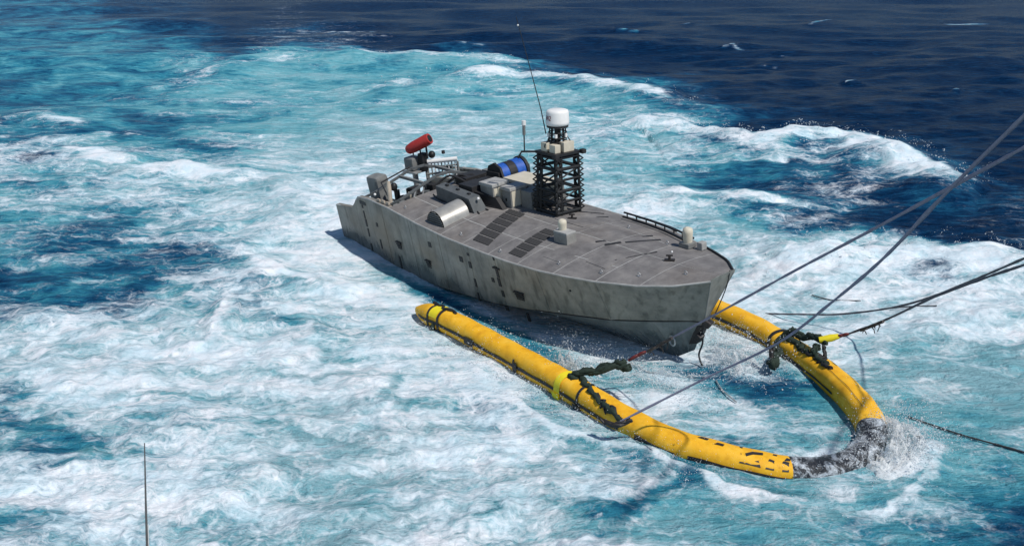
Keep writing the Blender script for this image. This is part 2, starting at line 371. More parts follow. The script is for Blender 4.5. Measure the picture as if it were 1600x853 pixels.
vo2 = N(t, 'ShaderNodeTexVoronoi'); vo2.feature = 'DISTANCE_TO_EDGE'; vo2.inputs['Scale'].default_value = 4.2; L(t, wv2.outputs[0], vo2.inputs['Vector'])
lace = math_('ADD', mr(vo.outputs['Distance'], 0., .13, 1., 0.), math_('MULTIPLY', mr(vo2.outputs['Distance'], 0., .16, 1., 0.), .6))
Tn = math_('ADD', math_('MULTIPLY', math_('SUBTRACT', nA.outputs[0], .5), 2.3), math_('MULTIPLY', math_('SUBTRACT', nB.outputs[0], .5), 1.5))
Tn = math_('ADD', Tn, math_('MULTIPLY', math_('SUBTRACT', lace, .45), .2))
nD = noise(8.5, 7, .7, .8, (.55, 1.4, 1), wv.outputs[0])
Tn = math_('ADD', Tn, math_('MULTIPLY', math_('SUBTRACT', nD.outputs[0], .5), .85))
nE = noise(19, 5, .7, .5, (.6, 1.3, 1), wv.outputs[0]); Tn = math_('ADD', Tn, math_('MULTIPLY', math_('SUBTRACT', nE.outputs[0], .5), .8))
T = math_('ADD', math_('MULTIPLY', af.outputs['Fac'], 1.2), Tn)
gate = mr(af.outputs['Fac'], .10, .35)
F = math_('MULTIPLY', mr(T, .38, 1.42), gate)
# colour of the water: clear deep navy to milky turquoise where it is full of bubbles, with painted ripple shading
nC = noise(.4, 7, .62, .5)
A = math_('ADD', aa.outputs['Fac'], math_('MULTIPLY', math_('MULTIPLY', math_('SUBTRACT', nC.outputs[0], .5), 1.1), mr(aa.outputs['Fac'], 0., .25)))
nR = noise(2.6, 7, .75, .5, (.5, 1.7, 1)); A = math_('ADD', A, math_('MULTIPLY', math_('SUBTRACT', nR.outputs[0], .46), 1.0))  # light and dark of small ripples painted into the colour
rp = N(t, 'ShaderNodeValToRGB'); L(t, A, rp.inputs[0]); cr = rp.color_ramp
for p_, c_ in ((0., (.0012, .017, .060)), (.18, (.005, .045, .125)), (.38, (.016, .125, .25)), (.57, (.045, .30, .43)), (.77, (.17, .52, .61))):
    e = cr.elements[0] if p_ == 0 else cr.elements.new(p_); e.color = (*c_, 1)
cr.elements[len(cr.elements) - 1].color = (.33, .61, .69, 1)
L(t, rp.outputs[0], b.inputs['Base Color'])
b.inputs['Specular Tint'].default_value = (.45, .68, 1, 1); b.inputs['Roughness'].default_value = .27; b.inputs['IOR'].default_value = 1.10; b.inputs['Specular IOR Level'].default_value = .2
rA = noise(2.6, 9, .68, .4, (.55, 1.5, 1)); rB = noise(11, 5, .6, .3, (.8, 1.3, 1))
rC = noise(.9, 6, .6, .3, (.7, 1.6, 1))
bh = math_('ADD', math_('ADD', math_('MULTIPLY', rA.outputs[0], .42), math_('MULTIPLY', rB.outputs[0], .05)), math_('MULTIPLY', rC.outputs[0], .55))
b1 = N(t, 'ShaderNodeBump'); b1.inputs['Strength'].default_value = .9; b1.inputs['Distance'].default_value = 1.0; L(t, bh, b1.inputs['Height']); L(t, b1.outputs[0], b.inputs['Normal'])
fo = N(t, 'ShaderNodeBsdfPrincipled'); fo.inputs['Roughness'].default_value = .8; fo.inputs['Specular IOR Level'].default_value = .2
fr = N(t, 'ShaderNodeValToRGB'); fn = noise(1.3, 8, .7, .4); L(t, fn.outputs[0], fr.inputs[0])
fr.color_ramp.elements[0].position = .36; fr.color_ramp.elements[1].position = .6; fr.color_ramp.elements[0].color = (.58, .74, .82, 1); fr.color_ramp.elements[1].color = (.82, .85, .89, 1)
L(t, fr.outputs[0], fo.inputs['Base Color'])
b2 = N(t, 'ShaderNodeBump'); b2.inputs['Strength'].default_value = .9; b2.inputs['Distance'].default_value = 1.0
fh = math_('ADD', math_('MULTIPLY', math_('ADD', nA.outputs[0], nB.outputs[0]), .065), math_('MULTIPLY', rB.outputs[0], .035)); L(t, fh, b2.inputs['Height']); L(t, b2.outputs[0], fo.inputs['Normal'])
ms = N(t, 'ShaderNodeMixShader'); L(t, F, ms.inputs[0]); L(t, b.outputs[0], ms.inputs[1]); L(t, fo.outputs[0], ms.inputs[2])
L(t, ms.outputs[0], t.nodes['Material Output'].inputs['Surface'])
me.materials.append(m)

# ================================================================= THE BOAT (local frame: x forward, y to port, z up)
boat = empty('unmanned_boat', (BX, BY, 0), (R(BRO), -R(BTR), -R(BTH)))
tag(boat, 'grey metal unmanned patrol boat with a black lattice mast and white radar dome', 'boat')
HX = [-.1, .9, 1.35, 2, 3, 4.25, 5.5, 7, 7.7, 8.6, 9.3, 10, 10.8, 11.4, 11.9]
HW = [1.6, 1.63, 1.64, 1.67, 1.71, 1.74, 1.75, 1.75, 1.74, 1.68, 1.57, 1.38, 1.08, .77, .32]
HZ = [1.08, 1.18, 1.55, 1.6, 1.56, 1.44, 1.35, 1.31, 1.3, 1.3, 1.31, 1.31, 1.33, 1.38, 1.45]
itp = lambda x, a, b_: float(np.interp(x, a, b_))
hw = lambda x: itp(x, HX, HW)
hz = lambda x: itp(x, HX, HZ)
def chine(x):   # half breadth, height, fore-and-aft position
    return itp(x, [-.1, 5, 7, 8, 9, 10, 11, 11.6, 11.9], [1.5, 1.62, 1.57, 1.48, 1.32, 1.02, .5, .12, .015]), itp(x, [-.1, 5, 7, 8, 9, 10, 11.9], [-.2, -.05, .1, .22, .34, .4, .42]), itp(x, [0, 10, 11.9], [0, 10, 11.45]) if x > 0 else x
def keel(x): return itp(x, [-.1, 8, 10, 11, 11.9], [-.5, -.62, -.66, -.6, -.24]), itp(x, [0, 10, 11.9], [0, 10, 11.18]) if x > 0 else x
def crown(x, y):
    w_ = hw(x); tt = min(abs(y) / w_, 1); return itp(x, [3, 5, 8.5, 10.5, 11.9], [.12, .2, .2, .12, .03]) * (1 - tt ** 2)
def dz(x, y): return itp(x, [2.5] + HX[4:], [1.56] + HZ[4:]) + crown(x, y)
def side(x, z, s=-1):
    """point on the topside plating"""
    cw, cz, cx = chine(x); k = (hz(x) - z) / (hz(x) - cz); return Vector((x + (cx - x) * k, s * (hw(x) + (cw - hw(x)) * k), z))
XS = sorted(set([round(a, 3) for a in list(np.linspace(-.1, 11.9, 49)) + HX]))
for s in (-1, 1):
    mb = MB(); nn = 7
    vs = []
    for x in XS:
        for k in range(nn): vs.append(side(x, hz(x) + (chine(x)[1] - hz(x)) * k / (nn - 1), s))
    fs = [(i * nn + k, i * nn + k + 1, (i + 1) * nn + k + 1, (i + 1) * nn + k) for i in range(len(XS) - 1) for k in range(nn - 1)]
    if s > 0: fs = [f[::-1] for f in fs]
    mb.add(vs, fs, True); mb.build('topside', M['hull'], boat)
mb = MB(); vs = []
for x in XS:
    cw, cz, cx = chine(x); kz, kx = keel(x)
    for s in (-1, 0, 1): vs.append((cx, s * (cw - .004), cz - .012 * abs(s)) if s else (kx, 0, kz))
mb.add(vs, [(i * 3 + k, i * 3 + k + 1, (i + 1) * 3 + k + 1, (i + 1) * 3 + k) for i in range(len(XS) - 1) for k in (0, 1)])
kz, kx = keel(-.1); cw, cz, cx = chine(-.1)
mb.build('lower_hull', M['lowhull'], boat)
# transom, bow facet
mb = MB(); a = [side(-.1, 1.08, -1), side(-.1, cz, -1), Vector((kx, 0, kz)), side(-.1, cz, 1), side(-.1, 1.08, 1), Vector((-.1, .9, .62)), Vector((-.1, -.9, .62))]
mb.add(a, [(0, 1, 2, 3, 4, 5, 6)]); mb.build('transom', M['hull'], boat)
mb = MB(); vs = []
for k in range(8):
    z = 1.5 + (.42 - 1.5) * k / 7; vs += [side(11.9, z, -1), side(11.9, z, 1)]
mb.add(vs, [(2 * i, 2 * i + 2, 2 * i + 3, 2 * i + 1) for i in range(7)]); mb.build('bow_plate', M['bowplate'], boat)
for s in (-1, 1):
    mb = MB(); mb.tube([side(11.9, z, s) for z in np.linspace(1.45, .45, 8)], .012, 5); mb.build('weld_seam', M['lowhull'], boat)
# thin rounded gunwale
for s in (-1, 1):
    mb = MB(); mb.tube([(x, s * (hw(x) - .012), hz(x) - .004) for x in XS if x > .9], .02, 6); mb.build('gunwale', M['seam'], boat)
# inner bulwarks and stern well
mb = MB()
for s in (-1, 1):
    xs = [x for x in XS if x <= 3.05]; vs = []
    for x in xs: vs += [(x, s * (hw(x) - .005), hz(x) + .004), (x, s * (hw(x) - .13), hz(x) + .004), (x, s * (hw(x) - .15), .66)]
    f = [(i * 3 + k, i * 3 + k + 1, (i + 1) * 3 + k + 1, (i + 1) * 3 + k) for i in range(len(xs) - 1) for k in (0, 1)]
    mb.add(vs, f if s < 0 else [q_[::-1] for q_ in f])
mb.build('bulwark', M['hull'], boat)
mb = MB(); mb.hexa([(-.08, -1.5, .64), (3.02, -1.58, .70), (3.02, 1.58, .70), (-.08, 1.5, .64)], [(-.08, -1.5, .5), (3.02, -1.58, .56), (3.02, 1.58, .56), (-.08, 1.5, .5)]); mb.build('stern_well_floor', M['deck'], boat)
mb = MB(); pts_ = [(3.0, y, dz(3.0, y) - .005) for y in np.linspace(-1.6, 1.6, 9)]
mb.add(pts_ + [(3.0, p[1], .6) for p in pts_], [(i, i + 1, 9 + i + 1, 9 + i) for i in range(8)]); mb.build('well_bulkhead', M['hull'], boat)
# deck: dark bed with separate plates that leave open joints
def deck_sheet(x0, x1, y0, y1, lift, mat, name, nx=6, ny=6, frac=True, thick=.0):
    mb = MB(); vs = []; g_ = .009
    for i in range(nx + 1):
        x = x0 + (x1 - x0) * i / nx
        for k in range(ny + 1):
            f = y0 + (y1 - y0) * k / ny; y = f * (hw(x) - .012) if frac else f
            vs.append((x, y, dz(x, y) + lift))
    n1 = ny + 1; top = [(i * n1 + k, (i + 1) * n1 + k, (i + 1) * n1 + k + 1, i * n1 + k + 1) for i in range(nx) for k in range(ny)]
    mb.add(vs, top, False)
    if thick:
        loop = [i * n1 for i in range(nx + 1)] + [nx * n1 + k for k in range(1, n1)] + [i * n1 + ny for i in range(nx - 1, -1, -1)] + [k for k in range(ny - 1, 0, -1)]
        e_ = [vs[i] for i in loop]; n_ = len(e_)
        mb.add(e_ + [(p[0], p[1], p[2] - thick) for p in e_], [(i, n_ + i, n_ + (i + 1) % n_, (i + 1) % n_) for i in range(n_)])
    return mb.build(name, mat, boat)
deck_sheet(3.0, 11.88, -1, 1, -.001, M['seam'], 'deck_bed', 40, 16)
xb = [3.0, 4.15, 5.3, 6.15, 7.1, 8.05, 9.05, 10.0, 10.85, 11.88]
yb = [-1, -.55, -.02, .5, 1]
for i in range(len(xb) - 1):
    ys = yb if i < 7 else [-1, 0, 1]
    for k in range(len(ys) - 1):
        deck_sheet(xb[i] + .011, xb[i + 1] - .011, ys[k] + .009, ys[k + 1] - .009, .001 + .003 * random.random(), M['deck'], 'deck_plate', 5, 5, True, .004)
# dark non-slip grates in two rows, and long slots
def grate(xc, yc, lx_, ly_, skew=0.):
    mb = MB(); n = 5; rows = []
    for i in range(n):      # five raised bars on a dark plate
        x0 = xc - lx_ / 2 + lx_ * i / n; x1 = x0 + lx_ / n * .72
        q_ = [(x0, yc - ly_ / 2), (x1, yc - ly_ / 2), (x1, yc + ly_ / 2), (x0, yc + ly_ / 2)]
        q_ = [(a_ + skew * (b_ - yc), b_) for a_, b_ in q_]
        mb.hexa([(a_, b_, dz(a_, b_) + .018) for a_, b_ in q_], [(a_, b_, dz(a_, b_) + .001) for a_, b_ in q_])
    q_ = [(xc - lx_ / 2, yc - ly_ / 2), (xc + lx_ / 2, yc - ly_ / 2), (xc + lx_ / 2, yc + ly_ / 2), (xc - lx_ / 2, yc + ly_ / 2)]; q_ = [(a_ + skew * (b_ - yc), b_) for a_, b_ in q_]
    mb.hexa([(a_, b_, dz(a_, b_) + .011) for a_, b_ in q_], [(a_, b_, dz(a_, b_) - .01) for a_, b_ in q_])
    return mb.build('deck_grate', M['grate'], boat)
for k in range(6):
    y = -1.40 + k * .262; grate(6.50 - (y + 1.4) * .42, y, .56, .215, -.42)
for k in range(5):
    y = -1.40 + k * .25; grate(7.72 - (y + 1.4) * .20, y, .42, .205, -.2)
def slot(p, q_, wd):
    mb = MB(); p, q_ = Vector(p), Vector(q_); d = (q_ - p).normalized(); nrm = Vector((-d.y, d.x)) * wd / 2
    c = [p - nrm, q_ - nrm, q_ + nrm, p + nrm]; mb.hexa([(a_.x, a_.y, dz(a_.x, a_.y) + .014) for a_ in c], [(a_.x, a_.y, dz(a_.x, a_.y) - .01) for a_ in c]); return mb.build('deck_slot', M['dark'], boat)
slot((8.78, -.2), (9.33, .87), .06); slot((9.05, -.2), (9.2, .1), .07); slot((9.27, .16), (9.62, .8), .06); slot((6.75, .95), (7.3, 1.4), .05); slot((7.1, .45), (7.6, 1.25), .05); slot((9.75, -.6), (10.1, .2), .03)
# hatches on the foredeck
deck_sheet(6.95, 7.9, .25, 1.0, .014, M['deck'], 'deck_hatch', 4, 4, False, .03)
deck_sheet(9.3, 9.85, -.95, -.35, .012, M['deck'], 'deck_hatch', 4, 4, False, .03)
deck_sheet(8.35, 8.9, -1.25, -.8, .012, M['deck'], 'deck_hatch', 4, 4, False, .03)
# fittings let into the near side: ports, vents, straps
def on_side(x, z, out=.0, s=-1):
    p = side(x, z, s); p.y += s * out; return p
def side_patch(name, x0, x1, z0, z1, mat, th=.02, s=-1):
    mb = MB(); c = [(x0, z0), (x1, z0), (x1, z1), (x0, z1)]
    mb.hexa([on_side(a_, b_, th, s) for a_, b_ in c], [on_side(a_, b_, -.02, s) for a_, b_ in c]); return mb.build(name, mat, boat)
for x0, z0, q1 in ((3.08, .62, .2), (4.42, .45, .17), (7.74, .5, .22)):
    for k in range(4): side_patch('vent_slat', x0 - .02 * (k == 3), x0 + q1 + .01 * k, z0 - .09 + .055 * k, z0 - .06 + .055 * k, M['dark' if k % 2 else 'grate'], .012 + .012 * k)
for x0, z0 in ((4.75, 1.0), (6.0, .93)): side_patch('side_port', x0 - .06, x0 + .06, z0 - .06, z0 + .07, M['dark'], .012)
for x0, zs in ((1.55, [(1.28, 1.36), (1.0, 1.2), (.78, .98), (.5, .72), (.1, .3)]), (2.15, [(.9, 1.0), (.3, .55)]), (3.0, [(-.05, .3)]), (6.35, [(1.1, 1.16), (.8, .95), (.35, .55), (.0, .2)]), (7.3, [(1.22, 1.3), (.82, 1.08), (.6, .8), (.35, .5), (.0, .12)]), (7.05, [(.65, .75)]), (7.9, [(-.1, .1)])):
    for z0, z1 in zs:
        wd = .02 + .025 * random.random(); xo = random.uniform(-.03, .03); side_patch('side_strap', x0 + xo - wd, x0 + xo + wd, z0, z1, M['dark'], .014)
side_patch('side_strap', 7.2, 7.42, 1.02, 1.05, M['dark'], .03); side_patch('side_strap', 1.42, 1.75, 1.38, 1.47, M['dark'], .01)
for x0 in (2.6, 3.9, 5.2, 6.36, 7.31, 8.6, 10.0):   # welded seams of the plating
    mb = MB(); pp = [on_side(x0, z, .003) for z in np.linspace(hz(x0) - .03, chine(x0)[1] + .02, 6)]; mb.tube(pp, .007, 5, False); mb.build('weld_seam', M['hull'], boat)
mb = MB(); mb.ball(on_side(9.35, .98, .0), .025); mb.build('side_port', M['dark'], boat)
mb = MB(); pp = [Vector((chine(x)[2], -chine(x)[0] - .008, chine(x)[1])) for x in np.linspace(8.2, 11.85, 16)]; mb.tube(pp, .012, 6); mb.build('chine_rail', M['dark'], boat)
mb = MB()                                     # towing eye in the stem
c = Vector((10.9, -.26, -.02)); mb.tube([c + Vector((math.cos(a_) * .09, -.05 - .02 * math.cos(a_), math.sin(a_) * .1)) for a_ in np.linspace(0, 6.283, 17)], .018, 6); mb.build('towing_eye', M['steel'], boat)
mb = MB(); mb.hexa([(11.28, -.06, .32), (11.5, -.05, .36), (11.5, .05, .36), (11.28, .06, .32)], [(11.1, -.07, -.12), (11.3, -.05, -.05), (11.3, .05, -.05), (11.1, .07, -.12)]); mb.box((11.52, .0, .42), (.16, .16, .14), (0, .5, .3), .03); mb.box((11.36, -.05, .1), (.12, .14, .2), (.2, .6, 0), .03); mb.build('stem_fairlead', M['chain'], boat)

# --- mast
def mzrot(p, c, a):      # the mast stands plumb while the hull leans: small lean about its foot
    return c + Euler(a).to_matrix() @ (Vector(p) - c)
mc = Vector((6.53, .72, 1.49)); LEAN = (-.065, .03, 0)
def mp_(x, y, z): return mzrot((mc.x + x, mc.y + y, mc.z + z), mc, LEAN)
HM = 1.33; hs = lambda z: .345 - .03 * z / HM
for sx in (-1, 1):
    for sy in (-1, 1):
        for o in (0, .14):
            mb = MB(); ax = (o if sy * sx > 0 else 0); ay = (0 if sy * sx > 0 else o)
            mb.tube([mp_(sx * (hs(0) - ax), sy * (hs(0) - ay), 0), mp_(sx * (hs(HM) - ax), sy * (hs(HM) - ay), HM)], .032, 6); mb.build('mast_leg', M['black'], boat)
nl = 6
for k in range(nl):
    z = .06 + k * (HM - .1) / (nl - 1); a_ = hs(z)
    for (p, q_) in (((-a_, -a_), (a_, -a_)), ((a_, -a_), (a_, a_)), ((a_, a_), (-a_, a_)), ((-a_, a_), (-a_, -a_))):
        mb = MB(); mb.tube([mp_(*p, z), mp_(*q_, z)], .03 if k % 2 else .04, 6); mb.build('mast_rung', M['black'], boat)
for sx in (-1, 1):
    for sy in (-1, 1):
        mb = MB()
        for k in range(nl - 1):     # zigzag bracing between the paired legs
            z0 = .06 + k * (HM - .1) / (nl - 1); z1 = .06 + (k + 1) * (HM - .1) / (nl - 1); a_ = hs(z0); zm = (z0 + z1) / 2
            for (zz, p, q_) in ((z0, 0, .14), (zm, .14, 0)):
                ze = zz + (z1 - z0) / 2
                if sx * sy > 0: mb.tube([mp_(sx * (a_ - p), sy * a_, zz), mp_(sx * (a_ - q_), sy * a_, ze)], .024, 5)
                else: mb.tube([mp_(sx * a_, sy * (a_ - p), zz), mp_(sx * a_, sy * (a_ - q_), ze)], .024, 5)
                mb.tube([mp_(sx * (a_ + .0), sy * (a_ + .0), zz), mp_(sx * (a_ + .07), sy * (a_ + .07), (zz + ze) / 2), mp_(sx * a_, sy * a_, ze)], .024, 5)
        mb.build('mast_brace', M['black'], boat)
for k in range(nl - 1):      # crossed struts inside the tower
    z0 = .06 + k * (HM - .1) / (nl - 1); z1 = z0 + (HM - .1) / (nl - 1); a_ = hs(z0); sg = 1 if k % 2 else -1
    mb = MB(); mb.tube([mp_(-a_ * sg, -a_, z0), mp_(a_ * sg, -a_, z1)], .02, 5); mb.tube([mp_(a_, -a_ * sg, z0), mp_(a_, a_ * sg, z1)], .02, 5); mb.tube([mp_(-a_, a_ * sg, z0), mp_(-a_, -a_ * sg, z1)], .02, 5); mb.build('mast_strut', M['black'], boat)
mb = MB(); mb.box(mp_(.02, .1, .25), (.14, .12, .5), (0, 0, .3), .02); mb.build('cable_box', M['grey'], boat)
mb = MB(); mb.tube([mp_(.1, -.1, .02), mp_(.12, -.12, .35)], .05, 8); mb.build('white_canister', M['white'], boat)
mb = MB(); mb.box(mp_(0, 0, HM + .04), (.74, .74, .06), LEAN, .01); mb.box(mp_(0, 0, HM + .0), (.6, .6, .05), LEAN); mb.build('mast_platform', M['black'], boat)
for sx, sy in ((1, 1), (-1, 1), (1, -1)):
    mb = MB(); mb.box(mp_(sx * .39, sy * .39, HM + .05), (.12, .12, .1), LEAN, .02); mb.build('platform_bracket', M['dark'], boat)
mb = MB(); mb.tube([mp_(-.3, -.3, HM + .04), mp_(-.54, -.6, HM + .05), mp_(-.6, -.66, HM - .1)], .025, 6); mb.tube([mp_(-.5, -.55, HM + .05), mp_(-.5, -.55, HM + .5)], .016, 6); mb.build('antenna_arm', M['dark'], boat)
mb = MB(); mb.tube([mp_(-.5, -.55, HM + .42), mp_(-.5, -.55, HM + .66)], .035, 8); mb.build('small_antenna', M['grey'], boat)
mb = MB(); mb.tube([mp_(-.5, -.55, HM + .64), mp_(-.5, -.55, HM + .74)], .05, 8); mb.build('antenna_cap', M['white'], boat)
for (x, y, z, sx, sy, sz, mt) in ((-.12, -.2, .17, .2, .22, .2, 'cream'), (.16, -.22, .16, .2, .16, .18, 'cream'), (.2, .08, .18, .18, .3, .22, 'cream'), (-.22, .1, .16, .16, .2, .18, 'grey'), (.02, .27, .15, .2, .14, .16, 'tan'), (-.3, -.12, .15, .1, .1, .16, 'white')):
    mb = MB(); mb.box(mp_(x, y, HM + z), (sx, sy, sz), LEAN, .012); mb.build('instrument_box', M[mt], boat)
mb = MB()
for k in range(8):
    a_ = k * math.pi / 4; mb.tube([mp_(.19 * math.cos(a_), .19 * math.sin(a_), HM + .26), mp_(.17 * math.cos(a_), .17 * math.sin(a_), HM + .6)], .016, 5)
mb.tube([mp_(0, 0, HM + .2), mp_(0, 0, HM + .62)], .07, 8)
for z in (.27, .37, .48, .59): mb.tube([mp_(.2 * math.cos(a_), .2 * math.sin(a_), HM + z) for a_ in np.linspace(0, 2 * math.pi, 17)], .014, 5, False)
mb.build('radar_cage', M['black'], boat)
for k, a_ in enumerate((-2.2, -.9, .4)):
    mb = MB(); mb.tube([mp_(.2 * math.cos(a_), .2 * math.sin(a_), HM + .38), mp_(.2 * math.cos(a_), .2 * math.sin(a_), HM + .46)], .035, 8); mb.build('signal_lamp', M['white'], boat)
prof = [(.0, .0), (.2, .0), (.255, .03), (.262, .08), (.258, .1), (.25, .29), (.235, .335), (.19, .355), (0, .362)]
mb = MB(); vs = []; nn = 28
for r_, z in prof:
    for k in range(nn): vs.append(mp_(r_ * math.cos(2 * math.pi * k / nn), r_ * math.sin(2 * math.pi * k / nn), HM + .62 + z))
mb.add(vs, [(i * nn + k, i * nn + (k + 1) % nn, (i + 1) * nn + (k + 1) % nn, (i + 1) * nn + k) for i in range(len(prof) - 1) for k in range(nn)], True)
dome = mb.build('radar_dome', M['white'], boat)
mb = MB(); mb.tube([mp_(0, 0, HM + .59), mp_(0, 0, HM + .63)], .24, 20); mb.build('dome_base', M['dark'], boat)
def glyph(strokes, a0, sc_, zc, mat):    # print wrapped on the dome's side
    mb = MB()
    for (x0, z0), (x1, z1) in strokes:
        n_ = 4; dx, dz_ = x1 - x0, z1 - z0; l_ = math.hypot(dx, dz_); nx, nz = -dz_ / l_ * .09, dx / l_ * .09; vs = []
        for i in range(n_ + 1):
            u = i / n_; px_, pz_ = x0 + dx * u, z0 + dz_ * u
            for sg in (-1, 1):
                an = a0 + (px_ + sg * nx) * sc_ / .262; vs.append(mp_(.2635 * math.cos(an), .2635 * math.sin(an), zc + (pz_ + sg * nz) * sc_))
        mb.add(vs, [(2 * i, 2 * i + 1, 2 * i + 3, 2 * i + 2) for i in range(n_)])
    o = mb.build('dome_marking', mat, boat); return o
a0 = R(-84)
glyph([((0, .5), (0, -.5)), ((0, .5), (.4, .5)), ((.4, .5), (.4, 0)), ((.4, 0), (0, 0)), ((.1, 0), (.45, -.5))], a0 - .45, .09, HM + .81, M['print_dark'])
glyph([((.1, .5), (0, -.1)), ((0, -.1), (.5, -.1)), ((.4, .5), (.4, -.5))], a0 - .24, .09, HM + .81, M['print_red'])
glyph([((0, .5), (.45, .5)), ((.45, .5), (.45, .05)), ((.45, .05), (0, -.5)), ((0, -.5), (.5, -.5))], a0 + .0, .09, HM + .81, M['print_red'])
mb = MB(); mb.tube([mp_(-.14, -.22, HM + .45), mp_(-.2, -.30, HM + 1.0), mp_(-.27, -.58, HM + 2.1), mp_(-.32, -.82, HM + 2.98)], [.014, .012, .009, .007], 6); mb.build('whip_aerial', M['dark'], boat)
mb = MB(); mb.ball(mp_(-.31, -.785, HM + 2.8), .02); mb.build('aerial_tip', M['white'], boat)

# --- deck gear
def dbox(name, x0, x1, y0, y1, h_, mat, yaw=0, bev=.015, base=None):
    xc, yc = (x0 + x1) / 2, (y0 + y1) / 2; zb = dz(xc, yc) - .05 if base is None else base
    mb = MB(); mb.box((xc, yc, zb + (h_ + .05) / 2), (x1 - x0, y1 - y0, h_ + .05), (0, 0, yaw), bev); return mb.build(name, mat, boat)
dbox('locker', 4.72, 5.22, -.12, .34, .44, M['midgrey']); dbox('locker', 5.28, 5.62, .08, .55, .40, M['grey']); dbox('locker', 5.66, 6.05, .34, .78, .42, M['grey'])  # grey colour carries the shade of the starboard faces
dbox('locker_lid', 4.7, 5.24, -.14, .36, .03, M['seam'], base=dz(5, .1) + .44); dbox('locker_lid', 5.26, 5.64, .06, .57, .03, M['seam'], base=dz(5.4, .3) + .40)
mb = MB(); mb.box((5.226, .11, 1.79), (.012, .40, .40), None, .004); mb.build('locker_lit_face', M['cream'], boat)  # cream slab: sunlight on the bow face put into the colour
mb = MB(); mb.box((5.626, .32, 1.76), (.012, .42, .36), None, .004); mb.build('locker_lit_face', M['cream'], boat)  # second bow face, sunlight painted in cream likewise
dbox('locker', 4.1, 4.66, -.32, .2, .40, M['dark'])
dbox('long_locker', 4.45, 5.95, .80, 1.42, .36, M['grey']); dbox('locker_lid', 4.42, 5.98, .77, 1.45, .03, M['cream'], base=dz(5.2, 1.1) + .37)
# hose reel: drum across the boat, dark flanges, blue hose in two bands
rc = (4.05, 0, 1.9)
for y0, y1, r_, mt, nm in ((.80, .86, .34, 'dark', 'reel_flange'), (.86, 1.10, .28, 'blue', 'hose_coil'), (1.10, 1.32, .29, 'dark', 'reel_band'), (1.32, 1.58, .30, 'blue', 'hose_coil'), (1.58, 1.66, .34, 'dark', 'reel_flange')):
    mb = MB(); n_ = max(1, int((y1 - y0) / .03))
    if mt == 'blue':
        ys_ = np.linspace(y0, y1, n_ * 3 + 1); mb.tube([(rc[0], y, rc[2]) for y in ys_], [r_ - .008 + .012 * abs(math.sin(i * math.pi / 3)) for i in range(len(ys_))], 22)
    else: mb.tube([(rc[0], y0, rc[2]), (rc[0], y1, rc[2])], r_, 22 if nm != 'reel_flange' or y0 > 1 else 8, True, False)
    mb.build(nm, M[mt], boat)
for y in (.76, 1.7):
    mb = MB(); mb.box((rc[0], y, 1.85), (.5, .05, .36), None, .01); mb.build('reel_bracket', M['dark'], boat)
# inclined coaming wall whose slate colour stands in for shade on its starboard face
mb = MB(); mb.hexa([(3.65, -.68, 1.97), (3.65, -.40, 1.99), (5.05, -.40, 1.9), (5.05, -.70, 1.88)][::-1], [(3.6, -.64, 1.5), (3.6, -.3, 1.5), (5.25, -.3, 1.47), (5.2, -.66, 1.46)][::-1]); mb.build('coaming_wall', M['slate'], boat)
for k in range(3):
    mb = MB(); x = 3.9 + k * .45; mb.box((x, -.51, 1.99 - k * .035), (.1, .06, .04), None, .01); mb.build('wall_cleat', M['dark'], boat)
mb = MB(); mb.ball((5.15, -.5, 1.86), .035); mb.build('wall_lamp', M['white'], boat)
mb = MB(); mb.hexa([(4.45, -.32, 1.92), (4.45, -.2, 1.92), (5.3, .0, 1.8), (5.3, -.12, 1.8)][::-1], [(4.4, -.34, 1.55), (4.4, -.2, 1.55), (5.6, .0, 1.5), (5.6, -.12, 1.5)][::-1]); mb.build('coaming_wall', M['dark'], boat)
# half-round cowl with the shade of its starboard end painted dark
mb = MB(); n_ = 16; vs = []; xc, r_ = 4.78, .36
for y, rr in ((-1.5, r_), (-.78, r_)):
    for k in range(n_ + 1): a_ = math.pi * k / n_; vs.append((xc + rr * math.cos(a_), y, dz(xc, y) - .04 + rr * .95 * math.sin(a_)))
mb.add(vs, [(k, k + 1, n_ + 2 + k, n_ + 1 + k) for k in range(n_)], True); mb.add(vs[n_ + 1:], [tuple(range(n_ + 1))[::-1]]); mb.build('engine_cowl', worn('cowl_metal', (.42, .41, .38), (.3, .29, .27), (.52, .5, .46), .35, .35, 3, bump=.004), boat)
mb = MB(); vs2 = [(xc + (r_ - .03) * math.cos(math.pi * k / n_), -1.505, dz(xc, -1.5) - .04 + (r_ - .03) * .95 * math.sin(math.pi * k / n_)) for k in range(n_ + 1)]; mb.add(vs2, [tuple(range(n_ + 1))]); mb.build('cowl_end_shade', M['dark'], boat)  # dark sheet painting the shade on the cowl's end
for k in range(6):
    mb = MB(); z = dz(xc, -1.5) + .02 + k * .05; ww = math.sqrt(max(.001, (r_ - .04) ** 2 - (z - dz(xc, -1.5) + .04) ** 2)); mb.box((xc, -1.512, z), (2 * ww, .012, .015)); mb.build('end_slat', M['grey'], boat)
